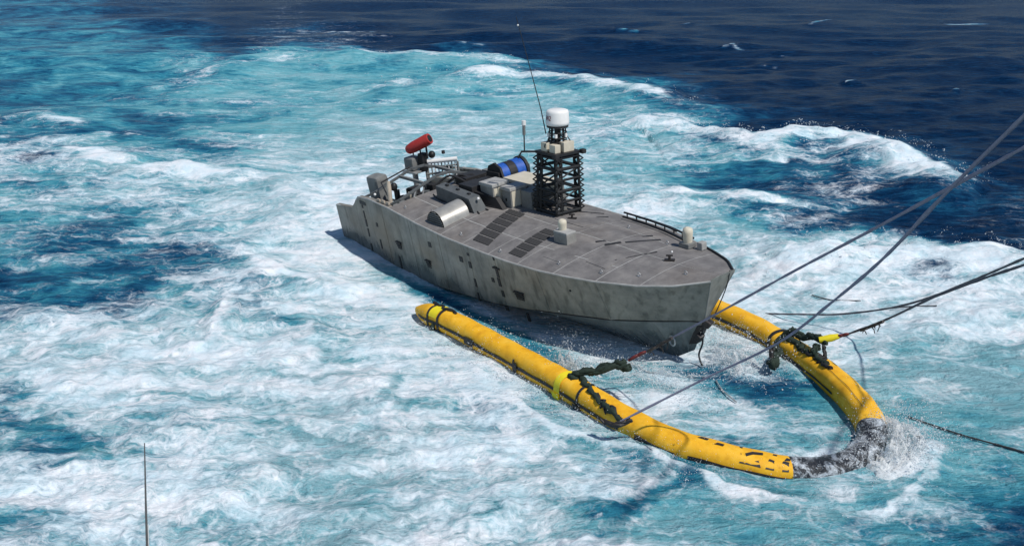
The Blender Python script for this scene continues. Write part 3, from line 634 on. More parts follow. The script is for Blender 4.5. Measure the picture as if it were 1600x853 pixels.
# stern arch bars (two frames across the well)
for x0, zt in ((1.75, 2.0), (2.95, 2.0)):
    mb = MB()
    pk = [(x0 - .25, -1.56, 1.52), (x0, -1.3, 1.66), (x0, -.2, zt), (x0, .2, zt), (x0, 1.3, 1.66), (x0 - .25, 1.56, 1.52)]
    for p, q_ in zip(pk[:-1], pk[1:]):
        d = Vector(q_) - Vector(p); mb.box((Vector(p) + Vector(q_)) / 2, (.055, d.length + .04, .065), (math.atan2(d.z, math.hypot(d.y, d.x)) * (1 if d.y > 0 else -1), 0, math.atan2(-d.x, d.y)), .01)
    mb.build('stern_arch', M['slate'], boat)
for y in (-.55, .55): 
    mb = MB(); mb.box((2.35, y, 1.88), (1.2, .07, .07), None, .01); mb.build('arch_beam', M['grey'], boat)
for y in (-1.05, -.75, .75, 1.05): 
    mb = MB(); mb.tube([(2.95, y, 1.3), (2.95, y * .8, 1.8)], .022, 6); mb.build('arch_strut', M['steel'], boat)
for k in range(7):
    mb = MB(); y = -1.15 + k * .2; mb.ball((2.5 + .06 * (k % 3), y, 1.38 + .05 * (k % 2)), .04, (1, 1, .7)); mb.build('pipe_fitting', M['white' if k % 2 else 'steel'], boat)
for k in range(4):
    mb = MB(); y = -1.0 + k * .42; mb.box((2.2, y, 1.1 + .06 * (k % 2)), (.5, .26, .42), (0, 0, .1 * k), .03); mb.build('engine_block', M['dark' if k % 2 else 'grey'], boat)
for k in range(5):
    mb = MB(); y = -.9 + k * .4; mb.tube(curve_pts([(1.1, y, .75), (1.3, y + .1, 1.2), (1.9, y + .05, 1.32), (2.7, y - .1, 1.2)], 5), .03, 6); mb.build('hose', M['dark'], boat)
rq = np.random.default_rng(3)
for k in range(30):      # machinery crowding the well under the arches
    x, y = 1.25 + 2.1 * rq.random(), -1.15 + 2.3 * rq.random(); z = 1.25 + .42 * rq.random() * (1 - abs(y) / 2); mb = MB()
    if k % 3 == 0: mb.tube([(x, y, z), (x + rq.normal() * .2, y + rq.normal() * .2, z + .05 + .1 * rq.random())], .03 + .03 * rq.random(), 8); mb.build('pipe_fitting', M[['steel', 'dark', 'cream'][k % 9 // 3]], boat)
    else: mb.box((x, y, z - .15), (.1 + .2 * rq.random(), .1 + .2 * rq.random(), .3 + .15 * rq.random()), (0, 0, rq.random()), .015); mb.build('machinery_box', M[['slate', 'dark', 'grey', 'black'][k % 4]], boat)
# winch housing, post with its fender
mb = MB(); mb.box((.85, -.72, 1.42), (.5, .4, .84), (.1, .0, .12), .10); mb.build('winch_housing', M['grey'], boat)
mb = MB(); mb.box((.99, -1.06, 1.12), (.3, .12, .34), (0, 0, .1), .03); mb.build('winch_opening', M['dark'], boat)
mb = MB(); mb.tube([(2.75, -1.48, 1.5), (2.72, -1.44, 2.0), (2.7, -1.42, 2.12)], [.055, .06, .04], 10); mb.build('stern_post', M['tan'], boat)
mb = MB(); mb.ball((2.72, -1.3, 1.95), .09, (1, 1, 1.2)); mb.tube([(2.6, -1.2, 1.8), (2.75, -1.32, 1.98)], .05, 6); mb.build('post_fender', M['black'], boat)
mb = MB(); mb.tube([(2.73, -1.46, 1.62), (1.9, -1.2, 1.9), (1.7, -.2, 2.05)], .02, 6); mb.build('stern_stay', M['dark'], boat)
for k in range(3):
    mb = MB(); mb.box((2.4 + .22 * k, -1.6, 1.63), (.14, .05, .07), None, .01); mb.build('rail_cleat', M['tan'], boat)
mb = MB(); mb.ball((1.95, -1.45, 1.66), .035); mb.build('stern_lamp', M['white'], boat)
# stern gantry with grille, white bar, turret and red pod
g0 = Vector((1.75, .82, 0))
mb = MB(); mb.tube([(1.45, .50, 1.98), (1.98, 1.1, 2.0)], .062, 12); mb.build('gantry_bar', M['white'], boat)
for k in range(8):
    mb = MB(); u = .12 + k / 7 * .8; mb.tube([(1.45 + .53 * u, .5 + .6 * u, 1.58 - .02 * (k % 2)), (1.45 + .53 * u, .5 + .6 * u, 1.95)], .018, 5); mb.build('gantry_slat', M['white' if k % 3 else 'grey'], boat)
mb = MB(); mb.tube([(1.4, .46, 1.64), (1.98, 1.1, 1.68)], .03, 6); mb.tube([(1.4, .46, 1.82), (1.98, 1.1, 1.84)], .022, 6); mb.build('gantry_rail', M['grey'], boat)
for x, y in ((1.4, .46), (1.98, 1.1), (1.05, .72)):
    mb = MB(); mb.tube([(x, y, .7), (x, y, 1.93)], .035, 6); mb.build('gantry_post', M['grey'], boat)
mb = MB(); mb.box((1.16, .22, 1.98), (.34, .34, .34), (0, 0, .2), .05); mb.build('turret_box', M['grey'], boat)
mb = MB(); mb.box((1.2, .22, 1.76), (.5, .42, .05), (0, 0, .2), .01); mb.tube([(1.2, .22, .7), (1.2, .22, 1.76)], .08, 8); mb.build('turret_pedestal', M['steel'], boat)
mb = MB(); mb.box((1.42, .38, 2.0), (.16, .2, .5), (0, 0, .3), .03); mb.build('turret_yoke', M['black'], boat)
mb = MB(); mb.ball((1.52, .62, 2.16), .1); mb.build('camera_ball', M['black'], boat)
mb = MB(); mb.box((1.72, .86, 2.2), (.07, .07, .09), None, .01); mb.build('camera_ball_mount', M['dark'], boat)
for u in (.2, .55, .85):
    mb = MB(); p = Vector((1.15, .15, 2.38)).lerp(Vector((1.66, .49, 2.62)), u); mb.tube([(p.x, p.y, 2.1), p], .022 if u < .8 else .03, 6); mb.build('pod_strut', M['dark' if u > .5 else 'grey'], boat)
pa, pb = Vector((1.12, .13, 2.33)), Vector((1.68, .5, 2.63))
mb = MB(); mb.tube([pa, pa.lerp(pb, .06), pa.lerp(pb, .3), pa.lerp(pb, .9), pb], [.09, .125, .15, .155, .145], 16); mb.build('red_pod', M['red'], boat)
mb = MB(); mb.tube([pa.lerp(pb, .9), pb + (pb - pa) * .03], [.158, .142], 16); mb.build('pod_collar', M['red'], boat)
mb = MB(); mb.tube([pb + (pb - pa) * .031, pb + (pb - pa) * .05], [.10, .09], 14); mb.build('pod_lens', M['black'], boat)
# cable jumble aft of the reel
for k in range(5):
    mb = MB(); mb.tube(curve_pts([(2.9 + .1 * k, -.2 + .25 * k, 1.75), (3.1 + .1 * k, .1 + .25 * k, 1.95 - .03 * k), (3.5, .3 + .2 * k, 1.8)], 5), .03, 6); mb.build('cable', M['dark'], boat)
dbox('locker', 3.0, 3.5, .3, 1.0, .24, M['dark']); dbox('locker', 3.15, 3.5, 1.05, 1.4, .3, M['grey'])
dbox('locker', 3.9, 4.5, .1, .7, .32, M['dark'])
# foredeck: box with a cream vent post, white knob, far vent post, cleats, rails
dbox('vent_box', 8.0, 8.42, -.66, -.40, .19, M['midgrey']); dbox('vent_box_lid', 8.0, 8.42, -.66, -.40, .0, M['seam'], base=dz(8.2, -.5) + .185)
def post(x, y, zb, h_, r_):
    mb = MB(); mb.tube([(x, y, zb), (x, y, zb + h_ * .72), (x + .015, y, zb + h_ * .92), (x + .02, y, zb + h_)], [r_ * .78, r_, r_ * .9, r_ * .45], 14); return mb.build('vent_post', M['cream'], boat)
post(8.12, -.5, 1.64, .29, .095); mb = MB(); mb.ball((7.75, -.32, 1.56), .055); mb.build('deck_knob', M['white'], boat)
post(10.28, .88, 1.44, .36, .105)
mb = MB(); mb.box((10.28, .86, 1.45), (.26, .22, .1), None, .015); mb.build('vent_plinth', M['grey'], boat)
mb = MB(); mb.box((10.55, .98, 1.45), (.13, .15, .16), None, .02); mb.build('cleat_block', M['seam'], boat)
for x, y in ((10.6, 0.02), (7.25, .5)):
    mb = MB(); z = dz(x, y); mb.box((x, y, z + .02), (.2, .08, .03), (0, 0, .6), .005); mb.tube([(x, y, z), (x, y, z + .11)], .025, 6); mb.tube([(x - .05, y - .04, z + .11), (x + .05, y + .04, z + .11)], .018, 6); mb.build('deck_cleat', M['chain'], boat)
mb = MB(); mb.ball((10.64, .05, 1.62), .02); mb.build('cleat_cap', M['white'], boat)
for off, x0, x1, hh in ((.0, 7.7, 10.1, .10), (.22, 7.9, 10.4, .06), (.10, 8.2, 9.6, .12)):
    mb = MB(); pp = [(x, hw(x) - .1 - off, dz(x, hw(x) - .1 - off) + hh) for x in np.linspace(x0, x1, 12)]; mb.tube(pp, .022, 6); mb.build('deck_rail', M['black'], boat)
for x in np.linspace(7.8, 10.0, 8):
    mb = MB(); mb.tube([(x, hw(x) - .1, dz(x, hw(x) - .1)), (x, hw(x) - .1, dz(x, hw(x) - .1) + .1)], .015, 5); mb.build('rail_stanchion', M['black'], boat)
mb = MB(); pp = [(x, hw(x) - .03, hz(x) + .03) for x in np.linspace(10.2, 11.85, 10)]; mb.tube(pp, .022, 6); mb.build('bow_line', M['ropedark'], boat)
mb = MB(); mb.tube(curve_pts([(11.9, .2, 1.5), (11.86, .15, 1.2), (11.74, .06, .8), (11.62, .02, .52)], 6), .010, 6); mb.build('bow_pendant', M['ropedark'], boat)
mb = MB(); mb.tube(curve_pts([(11.4, -.02, .3), (11.42, -.04, .0), (11.3, -.02, -.3), (11.45, -.1, -.45)], 6), .018, 6); mb.build('bow_pendant', M['ropedark'], boat)

for x, y in ((3.4, -1.45), (5.8, -1.5), (7.3, -1.55), (8.9, -1.3), (9.9, -1.1), (10.6, -.8), (11.3, -.3), (8.6, .9), (9.9, .7), (4.2, -1.2)):
    mb = MB(); z = dz(x, y); c_ = Vector((x, y, z + .035)); mb.tube([c_ + Vector((math.cos(a_) * .035, 0, math.sin(a_) * .035)) for a_ in np.linspace(0, 6.283, 11)], .009, 5, False); mb.box((x, y, z + .004), (.07, .05, .01)); mb.build('deck_ring', M['steel'], boat)
for x, y, z in ((4.97, -.13, 1.78), (5.45, .07, 1.74), (5.1, .79, 1.78), (5.6, .79, 1.76)):
    mb = MB(); mb.box((x, y, z), (.04, .02, .07), None, .004); mb.build('locker_latch', M['black'], boat)
for sx, sy, k in ((-1, -1, .03), (1, -1, .06), (-1, 1, .04)):
    mb = MB(); mb.tube(curve_pts([mp_(sx * (.3 - k), sy * (.32 - k), -.02), mp_(sx * (.27 + k * .5), sy * .25, .4), mp_(sx * (.31 - k), sy * .29, .9), mp_(sx * .22, sy * .2, HM + .2)], 6), .014, 5); mb.build('mast_cable', M['grate'], boat)
for k in range(4):
    mb = MB(); a_ = .6 + k * 1.3; mb.tube(curve_pts([mp_(.2 * math.cos(a_), .2 * math.sin(a_), HM + .08), mp_(.33 * math.cos(a_), .33 * math.sin(a_), HM + .2), mp_(.18 * math.cos(a_ + .4), .18 * math.sin(a_ + .4), HM + .42)], 6), .012, 5); mb.build('radar_cable', M['black'], boat)
# cables snaking over the after deck
for k in range(4):
    mb = MB(); pp = [(3.3 + .5 * j, -.1 - .16 * k + .1 * math.sin(j * 1.7 + k), 0) for j in range(5)]; mb.tube([(p.x, p.y, dz(p.x, p.y) + .02) for p in curve_pts(pp, 5)], .015, 5); mb.build('deck_cable', M['dark'], boat)
SUB = dict(mast_leg='mast_platform', mast_rung='mast_platform', mast_brace='mast_platform', mast_strut='mast_platform', mast_cable='mast_platform', platform_bracket='mast_platform', dome_marking='radar_dome', dome_base='radar_dome', end_slat='engine_cowl', cowl_end_shade='engine_cowl',
           pod_collar='red_pod', pod_lens='red_pod', pod_strut='red_pod', aerial_tip='whip_aerial', antenna_cap='small_antenna', winch_opening='winch_housing', post_fender='stern_post', gantry_slat='gantry_rail', vent_box_lid='vent_box', radar_cable='radar_cage', rail_stanchion='deck_rail')
first = {}
for o in boat.children: first.setdefault(o.name.split('.')[0], o)
for o in list(boat.children):
    b0 = o.name.split('.')[0]
    if b0 in SUB: o.parent = first[SUB[b0]]; o.name = b0 if b0 not in bpy.data.objects else o.name

# ================================================================= THE FLOATING COLLAR
FP = [(6.0, -2.95), (6.35, -2.91), (6.75, -2.86), (8.0, -2.77), (9.05, -2.75), (10.07, -2.78), (10.96, -2.80), (11.82, -2.82), (12.54, -2.78), (13.17, -2.70), (13.64, -2.5), (14.04, -2.28), (14.58, -1.86), (14.93, -1.36), (15.1, -.72), (15.02, -.1),
      (14.7, .34), (14.14, .76), (13.39, 1.2), (12.81, 1.46), (12.03, 1.73), (11.1, 1.93), (10.37, 2.0), (9.4, 2.08), (8.2, 2.15), (7.4, 2.18), (7.1, 2.19)]
fl = empty('float_collar', (BX, BY, 0), (0, 0, -R(BTH)))
tag(fl, 'long yellow U-shaped inflatable collar floating around the bow of the grey boat', 'float')
fc = curve_pts([(x, y, 0) for x, y in FP], 8)
s_ = [0.]
for a_, b_ in zip(fc[:-1], fc[1:]): s_.append(s_[-1] + (b_ - a_).length)
s_ = np.array(s_); SL = s_[-1]
def sidx(x, y): return s_[min(range(len(fc)), key=lambda i: (fc[i].x - x) ** 2 + (fc[i].y - y) ** 2)]
s_dip = sidx(15.3, -1.0)
def fz(s): # height of the tube's axis: the nose is driven under
    d = s - s_dip; return .16 - .22 * math.exp(-(abs(d) / (2.2 if d < 0 else .95)) ** 2) + .02 * math.sin(s * 1.7)
def fr_(s):
    e = min(s, SL - s); return min(1, (.12 + e / .55) ** .5) if e < .5 else 1
def frame(s):
    s = min(max(s, 0), SL - 1e-4); i = min(int(np.searchsorted(s_, s, 'right')) - 1, len(fc) - 2); u = (s - s_[i]) / (s_[i + 1] - s_[i])
    p = fc[i].lerp(fc[i + 1], u); a_ = fc[min(i + 2, len(fc) - 1)] - fc[max(i - 1, 0)]; tn = a_.normalized(); return p, Vector((tn.y, -tn.x, 0))   # outward side for the near arm
def fpt(s, th, off=0.):
    p, o_ = frame(s); rr = fr_(s); c_, z_ = math.cos(th), math.sin(th); a_, b_ = .245, .24
    e = .8; cx = math.copysign(abs(c_) ** e, c_) * (a_ * rr + off); cz_ = math.copysign(abs(z_) ** e, z_) * (b_ * rr + off)
    wr_ = .006 * math.sin(s * 9 + 3 * th) * (z_ > 0)
    return Vector((p.x, p.y, fz(s))) + o_ * cx + Vector((0, 0, cz_ + wr_))
def ftube(s0, s1, th0, th1, off, mat, name, ns, nt_, closed=False, cap=False):
    mb = MB(); vs = []; m_ = nt_ if closed else nt_ + 1
    for i in range(ns + 1):
        s = s0 + (s1 - s0) * i / ns
        for k in range(m_): vs.append(fpt(s, th0 + (th1 - th0) * k / nt_, off))
    fs = [(i * m_ + k, i * m_ + (k + 1) % m_, (i + 1) * m_ + (k + 1) % m_, (i + 1) * m_ + k) for i in range(ns) for k in range(nt_)]
    mb.add(vs, fs, True)
    if cap: mb.add(vs[:m_], [tuple(range(m_))]); mb.add(vs[-m_:], [tuple(range(m_))[::-1]])
    return mb.build(name, mat, fl)
sA, sB = sidx(14.68, -1.72), sidx(14.85, .15)
pi2 = 2 * math.pi
ftube(0, sA, 0, pi2, 0, M['yellow'], 'near_tube', 110, 24, True, True)
mN, tN, bN = newmat('wet_black_fabric_with_foam'); bN.inputs['Roughness'].default_value = .28
tcN = N(tN, 'ShaderNodeTexCoord'); mpN = N(tN, 'ShaderNodeMapping'); mpN.inputs['Scale'].default_value = (1, 1, 1.6); tN.links.new(tcN.outputs['Object'], mpN.inputs[0])
nN = N(tN, 'ShaderNodeTexNoise'); nN.inputs['Scale'].default_value = 3.2; nN.inputs['Detail'].default_value = 9; nN.inputs['Roughness'].default_value = .75; nN.inputs['Distortion'].default_value = 1.5; tN.links.new(mpN.outputs[0], nN.inputs['Vector'])
rN = N(tN, 'ShaderNodeValToRGB'); tN.links.new(nN.outputs[0], rN.inputs[0]); rN.color_ramp.elements[0].position = .47; rN.color_ramp.elements[1].position = .62; rN.color_ramp.elements[0].color = (.018, .02, .026, 1); rN.color_ramp.elements[1].color = (.62, .68, .74, 1); tN.links.new(rN.outputs[0], bN.inputs['Base Color'])
bpN = N(tN, 'ShaderNodeBump'); bpN.inputs['Distance'].default_value = .04; tN.links.new(nN.outputs[0], bpN.inputs['Height']); tN.links.new(bpN.outputs[0], bN.inputs['Normal'])
ftube(sA, sB, 0, pi2, -.004, mN, 'nose_tube', 60, 24, True)
ftube(sB, SL, 0, pi2, 0, M['yellow'], 'far_tube', 90, 24, True, True)
# black rubbing strake along the outer side of the near arm and the inner side of the far arm
def strake(s0, s1, th, wd, name='rubbing_strake', off=.012): return ftube(s0, s1, th - wd, th + wd, off, M['dark'], name, max(4, int((s1 - s0) * 8)), 3)
strake(.25, sidx(12.3, -2.8), -.03, .075); strake(.25, sidx(14, -2.5), -.75, .03, off=.006)
strake(sidx(12.6, -2.8), sidx(13.3, -2.68), -.05, .10); strake(sidx(13.5, -2.62), sA, -.02, .16)
strake(sidx(12.9, 1.42), SL - .3, math.pi + .05, .08); strake(sidx(13.9, .9), sidx(12.4, 1.6), math.pi + .05, .05)
strake(sidx(14.6, .4), sidx(13.0, 1.4), math.pi * .62, .02)
# straps round the tube
def strap(s, wd, mat, name='strap', th0=-1.2, th1=math.pi + 1.2, off=.018, lab=None):
    o = ftube(s - wd / 2, s + wd / 2, th0, th1, off, mat, name, 3, 22)
    if lab: o['label'] = lab
    return o
sy = sidx(10.75, -2.8); strap(sy, .16, M['lemon'], 'yellow_strap', -1.0, 2.6, .02)
ftube(sy - .1, sy + .08, -1.3, -.1, .05, M['lemon'], 'strap_tail', 4, 6)
s1 = sidx(6.75, -2.86); strap(s1 - .14, .06, M['dark']); strap(s1 + .2, .07, M['dark']); ftube(s1 - .1, s1 + .15, .3, 1.9, .02, M['lemon'], 'strap_pad', 4, 10)
strap(sidx(11.3, -2.82), .06, M['dark']); ftube(sidx(11.2, -2.82), sidx(11.36, -2.82), -1.4, -.1, .03, M['dark'], 'strap_buckle', 4, 6)
strap(sidx(9.5, -2.75), .05, M['dark'], th0=-.6, th1=.4); ftube(sidx(9.4, -2.7), sidx(9.6, -2.75), -.35, .2, .035, M['dark'], 'strap_buckle', 3, 4); ftube(sidx(7.9, -2.7), sidx(8.2, -2.75), -.3, .15, .03, M['dark'], 'strap_buckle', 3, 4)
strap(sidx(12.0, 1.74), .16, M['green'], th0=.2, th1=math.pi + 1.0, off=.03); strap(sidx(11.75, 1.8), .08, M['dark'], th0=.2, th1=math.pi + 1.0, off=.03)
# frayed lashing lying along the top of each arm
def lashing(s0, s1, th0, th1, r_, name, mat, n_=26, am=.12):
    mb = MB(); rs = np.random.default_rng(int(s0 * 10)); pts_ = []; th = 0
    for i in range(n_ + 1):
        u = i / n_; pts_.append(fpt(s0 + (s1 - s0) * u, th0 + (th1 - th0) * u + rs.normal() * am * math.sin(u * math.pi), .02 + .01 * rs.random()))
    mb.tube(pts_, [r_ * (.6 + .8 * rs.random()) for _ in pts_], 6); return mb.build(name, mat, fl)
lashing(sidx(10.9, -2.8), sidx(12.35, -2.8), 1.9, .5, .05, 'lashing', M['green']); lashing(sidx(11.5, -2.8), sidx(12.3, -2.8), 1.3, .6, .03, 'lashing', M['dark'], 20, .25)
lashing(sidx(12.0, 1.7), sidx(13.3, 1.2), 1.9, 1.75, .05, 'lashing', M['green']); lashing(sidx(12.7, 1.6), sidx(13.5, 1.1), 2.0, 1.8, .03, 'lashing', M['dark'], 20, .3)
lashing(.45, s1 + .5, 1.75, 1.6, .03, 'lashing', M['dark'], 14, .1)
# black print on the nose end of the near arm
def patch(ps, name='float_marking'):
    mb = MB(); vs = [fpt(s, th, .006) for s, th in ps]; mb.add(vs, [tuple(range(len(ps)))]); return mb.build(name, M['dark'], fl)
sn = sidx(13.55, -2.6)
for ds, th, w_, h_ in ((0, 1.75, .16, .10), (.28, 1.55, .14, .06)):
    patch([(sn + ds, th - h_), (sn + ds + w_, th - h_ * 1.3), (sn + ds + w_ * 1.1, th + h_), (sn + ds + w_ * .3, th + h_ * 1.4)])
sv = sidx(14.2, -2.33)
for pts_ in ([(0, 1.9), (.05, 1.9), (.10, 1.2), (.10, .5), (.03, .5), (.04, 1.2)], [(.10, 1.35), (.2, 1.6), (.36, 1.65), (.36, 1.5), (.22, 1.42), (.12, 1.1)], [(.08, .5), (.3, 1.0), (.34, .5)], [(.40, .5), (.44, 1.2), (.52, 1.75), (.58, 1.7), (.52, 1.1), (.52, .5)], [(.62, .5), (.63, 1.15), (.72, 1.6), (.77, 1.55), (.72, 1.05), (.71, .5)]):
    patch([(sv + a_ * 1.0, b_) for a_, b_ in pts_], 'float_lettering')
# slings that take the tow lines
def wtol(p): d = Vector(p) - Vector((BX, BY, 0)); return Vector((d.x * ct - d.y * st, d.x * st + d.y * ct, d.z))
NT = ray(975, 567, 16.0); FT = ray(1290, 531, 18.05)
def bundle(pts_, r_, name, mat):
    mb = MB(); rs = np.random.default_rng(len(pts_) + int(r_ * 1000)); pp = curve_pts(pts_, 7)
    for k in range(6):      # loose strands laid together
        ph = rs.random() * 6.28; q_ = []
        for i, p in enumerate(pp): q_.append(p + Vector((math.cos(ph + i * .5) * r_ * .55, math.sin(ph + i * .5) * r_ * .55, math.sin(ph * 2 + i * .7) * r_ * .5)) + Vector(rs.normal(size=3) * r_ * .14))
        mb.tube(q_, [r_ * (.38 + .2 * rs.random()) for _ in q_], 6)
    return mb.build(name, mat, fl)
p0 = fpt(sidx(10.95, -2.8), 1.9, .0)
bundle([p0 + Vector((-.1, -.12, .0)), p0 + Vector((0, 0, .08)), p0.lerp(wtol(NT), .5) + Vector((0, 0, .03)), wtol(NT)], .085, 'sling', M['green'])
bundle([wtol(NT) + Vector((-.08, -.02, -.04)), wtol(NT) + Vector((.03, .05, -.08))], .10, 'sling_knot', M['green'])
p1 = fpt(sidx(12.0, 1.74), 1.5, .0)
bundle([fpt(sidx(12.0, 1.74), math.pi, .05), p1 + Vector((0, 0, .06)), p1.lerp(wtol(FT), .5) + Vector((0, 0, .02)), wtol(FT)], .09, 'sling', M['green'])
bundle([wtol(ray(1278, 540, 18.0)), wtol(ray(1270, 550, 18.0))], .07, 'sling_knot', M['green']); bundle([wtol(ray(1287, 540, 18.0)), wtol(ray(1289, 557, 18.0))], .04, 'sling_tail', M['dark'])
bundle([fpt(sidx(12.1, 1.7), math.pi, .05), wtol(ray(1213, 562, 17.7)), wtol(ray(1202, 571, 17.5))], .10, 'sling', M['green']); bundle([wtol(ray(1205, 541, 17.6)), wtol(ray(1206, 560, 17.6))], .05, 'sling_knot', M['chain'])
bundle([fpt(s1, -.2, .05), wtol(ray(690, 515, 20.2)), wtol(ray(672, 520, 20.1))], .11, 'sling', M['green']); bundle([wtol(ray(692, 520, 20.1)), wtol(ray(700, 524, 20.0))], .06, 'sling_knot', M['shackle'])
bundle([wtol(ray(942, 657, 14.9)), wtol(ray(960, 664, 14.8)), wtol(ray(985, 656, 14.8))], .045, 'tow_ring', M['chain'])

# ================================================================= ROPES, SHACKLES, MAST OF OUR OWN SHIP
def rope(name, pts_, r_, mat, label, n=10, group=None, frag=False):
    base = Vector(pts_[0]); mb = MB(); pp = curve_pts(pts_, n); rs = np.random.default_rng(len(label))
    mb.tube([p - base for p in pp], [r_ * (1 + .12 * rs.normal()) for _ in pp], 8); o = mb.build(name, mat); o.location = base; return tag(o, label, 'rope', group)
rope('tow_rope', [ray(962, 662, 14.85), ray(1100, 592, 14.2), ray(1215, 536, 13.4), ray(1300, 472, 12.4), ray(1380, 404, 11.3), ray(1480, 300, 9.8), ray(1600, 182, 8.4), ray(1760, 30, 6.8)], .018, M['ropepale'], 'grey tow line from the near yellow arm crossing over the far arm', group='tow lines running up to the right')
rope('tow_rope', [ray(1006, 551, 16.1), ray(1120, 490, 14.6), ray(1240, 424, 13.1), ray(1350, 366, 11.7), ray(1480, 296, 10.2), ray(1600, 231, 8.9), ray(1800, 122, 7.2)], .018, M['ropepale'], 'grey tow line from the sling by the bow passing just in front of the stem', group='tow lines running up to the right')
rope('tow_rope', [ray(1196, 490, 20.6), ray(1250, 491, 20.3), ray(1310, 491, 20), ray(1380, 483, 19.2), ray(1440, 469, 18.3), ray(1520, 438, 17), ray(1600, 404, 15.6), ray(1750, 340, 12.5)], .019, M['rope'], 'slack grey line that runs flat over the foam beyond the far yellow arm', group='tow lines running up to the right')
rope('tow_rope', [ray(1322, 523, 18.1), ray(1385, 499, 17.4), ray(1460, 464, 16.5), ray(1540, 434, 15.6), ray(1600, 414, 14.9), ray(1750, 362, 12.5)], .02, M['rope'], 'grey tow line running from the red shackle of the far yellow arm', group='tow lines running up to the right')
r5 = []
for px, py in ((1418, 657), (1460, 671), (1500, 684), (1550, 697), (1600, 711), (1680, 735)):
    x, y = ground(px, py); r5.append((x, y, sea_h(x, y) + .03))
rope('floating_rope', r5, .016, M['ropedark'], 'thin black line trailing in the turquoise water at the right edge')
r6 = []
for px, py in ((968, 666), (990, 690), (1022, 716)):
    x, y = ground(px, py); r6.append((x, y, sea_h(x, y) + .08))
rope('rope_shadow_strip', r6, .012, M['ropedark'], 'short dark tail of line in the foam below the near yellow arm')  # tow line shadow modelled as a thin dark tube on the water
def floating(name, pix, r_, label):
    pts_ = []
    for px, py in pix: x, y = ground(px, py); pts_.append((x, y, sea_h(x, y) + .03))
    return rope(name, pts_, r_, M['ropedark'], label)
floating('floating_rope', [(1268, 463), (1300, 467), (1345, 470)], .013, 'short piece of dark line in the foam just above the slack grey line')
floating('floating_rope', [(1385, 481), (1420, 485), (1462, 486)], .013, 'short piece of dark line in the foam under the joined tow lines')
floating('floating_rope', [(1118, 602), (1128, 618), (1150, 637)], .014, 'pale sunk loop of line in the water between the yellow arms').data.materials[0] = M['steel']
def shackle(name, pix, dist, label, r_=.05):
    base = ray(*pix[0], dist); mb = MB(); pp = [ray(px, py, dist) - base for px, py in pix]
    for a_, b_ in zip(pp[:-1], pp[1:]):
        d = (b_ - a_); q_ = d.normalized(); up = Vector((0, 0, 1)); sd_ = q_.cross(up).normalized()
        mb.tube([(a_ + b_) / 2 + q_ * math.cos(t_) * d.length * .55 + (up * .7 + sd_ * .7) * math.sin(t_) * r_ for t_ in np.linspace(0, 6.283, 13)], .02, 6, False)
    mb.tube([pp[0] - (pp[1] - pp[0]) * .2, pp[-1]], .024, 6)
    o = mb.build(name, M['shackle']); o.location = base; return tag(o, label, 'shackle')
shackle('shackle', [(984, 562), (996, 555), (1008, 550)], 16.05, 'dark red shackle joining sling and tow line in front of the bow')
shackle('shackle', [(1308, 526), (1316, 524), (1325, 522)], 18.05, 'dark red shackle on the end of the pale yellow strap of the far arm')
o = MB(); base = ray(1280, 531, 18.05); o.tube([Vector((0, 0, 0)), ray(1298, 528, 18.05) - base, ray(1311, 525, 18.05) - base], [.06, .075, .05], 8); o = o.build('yellow_webbing', M['lemon']); o.location = base; tag(o, 'pale yellow webbing strap between the far dark sling and its red shackle', 'strap')
# frayed yarns
for a_, b_, dd, lab, nm in (((1345, 516), (1380, 502), 17.6, 'frayed dark yarns hanging from the tow line beyond the far shackle', 'frayed_yarn'), ((1012, 549), (1050, 528), 15.7, 'frayed dark yarns on the tow line just before the stem of the boat', 'frayed_yarn')):
    base = ray(*a_, dd); mb = MB(); rs = np.random.default_rng(5)
    for k in range(12):
        u = rs.random(); p = ray(a_[0] + (b_[0] - a_[0]) * u, a_[1] + (b_[1] - a_[1]) * u, dd - .5 * u) - base; e = p + Vector((rs.normal() * .06, rs.normal() * .05, -abs(rs.normal()) * .09 + .02)); mb.tube([p, (p + e) / 2 + Vector((.02, 0, .01)), e], .009, 4)
    mb.tube([Vector((0, 0, 0)), ray(*b_, dd - .5) - base], .03, 6)
    o = mb.build(nm, M['chain']); o.location = base; tag(o, lab, 'rope end')
# whip antenna of the ship the photograph is taken from
at_ = ray(226, 692, 7.4); bt = Vector((at_.x - .24, at_.y, 1.6)); ant = empty('ship_antenna', bt); tag(ant, 'thin grey whip antenna standing alone in the lower left in front of the foam', 'antenna')
AL = at_.z - 1.6; ax_ = lambda u: (.24 * u - .02 * math.sin(u * 3.1), 0, AL * u)
mb = MB(); mb.tube([ax_(u) for u in (0, .2, .4, .6, .8, 1)], [.018, .016, .014, .011, .008, .004], 8); mb.build('whip', M['antenna'], ant)
mb = MB(); mb.tube([(-.03, 0, -.4), (0, 0, 0), (.02, 0, .2)], .03, 10); mb.build('base_spring', M['dark'], ant)
mb = MB(); mb.tube([(p[0] + .012, p[1], p[2]) for p in (ax_(u) for u in (0, .25, .5, .72))], .004, 5); mb.build('feed_wire', M['white'], ant)

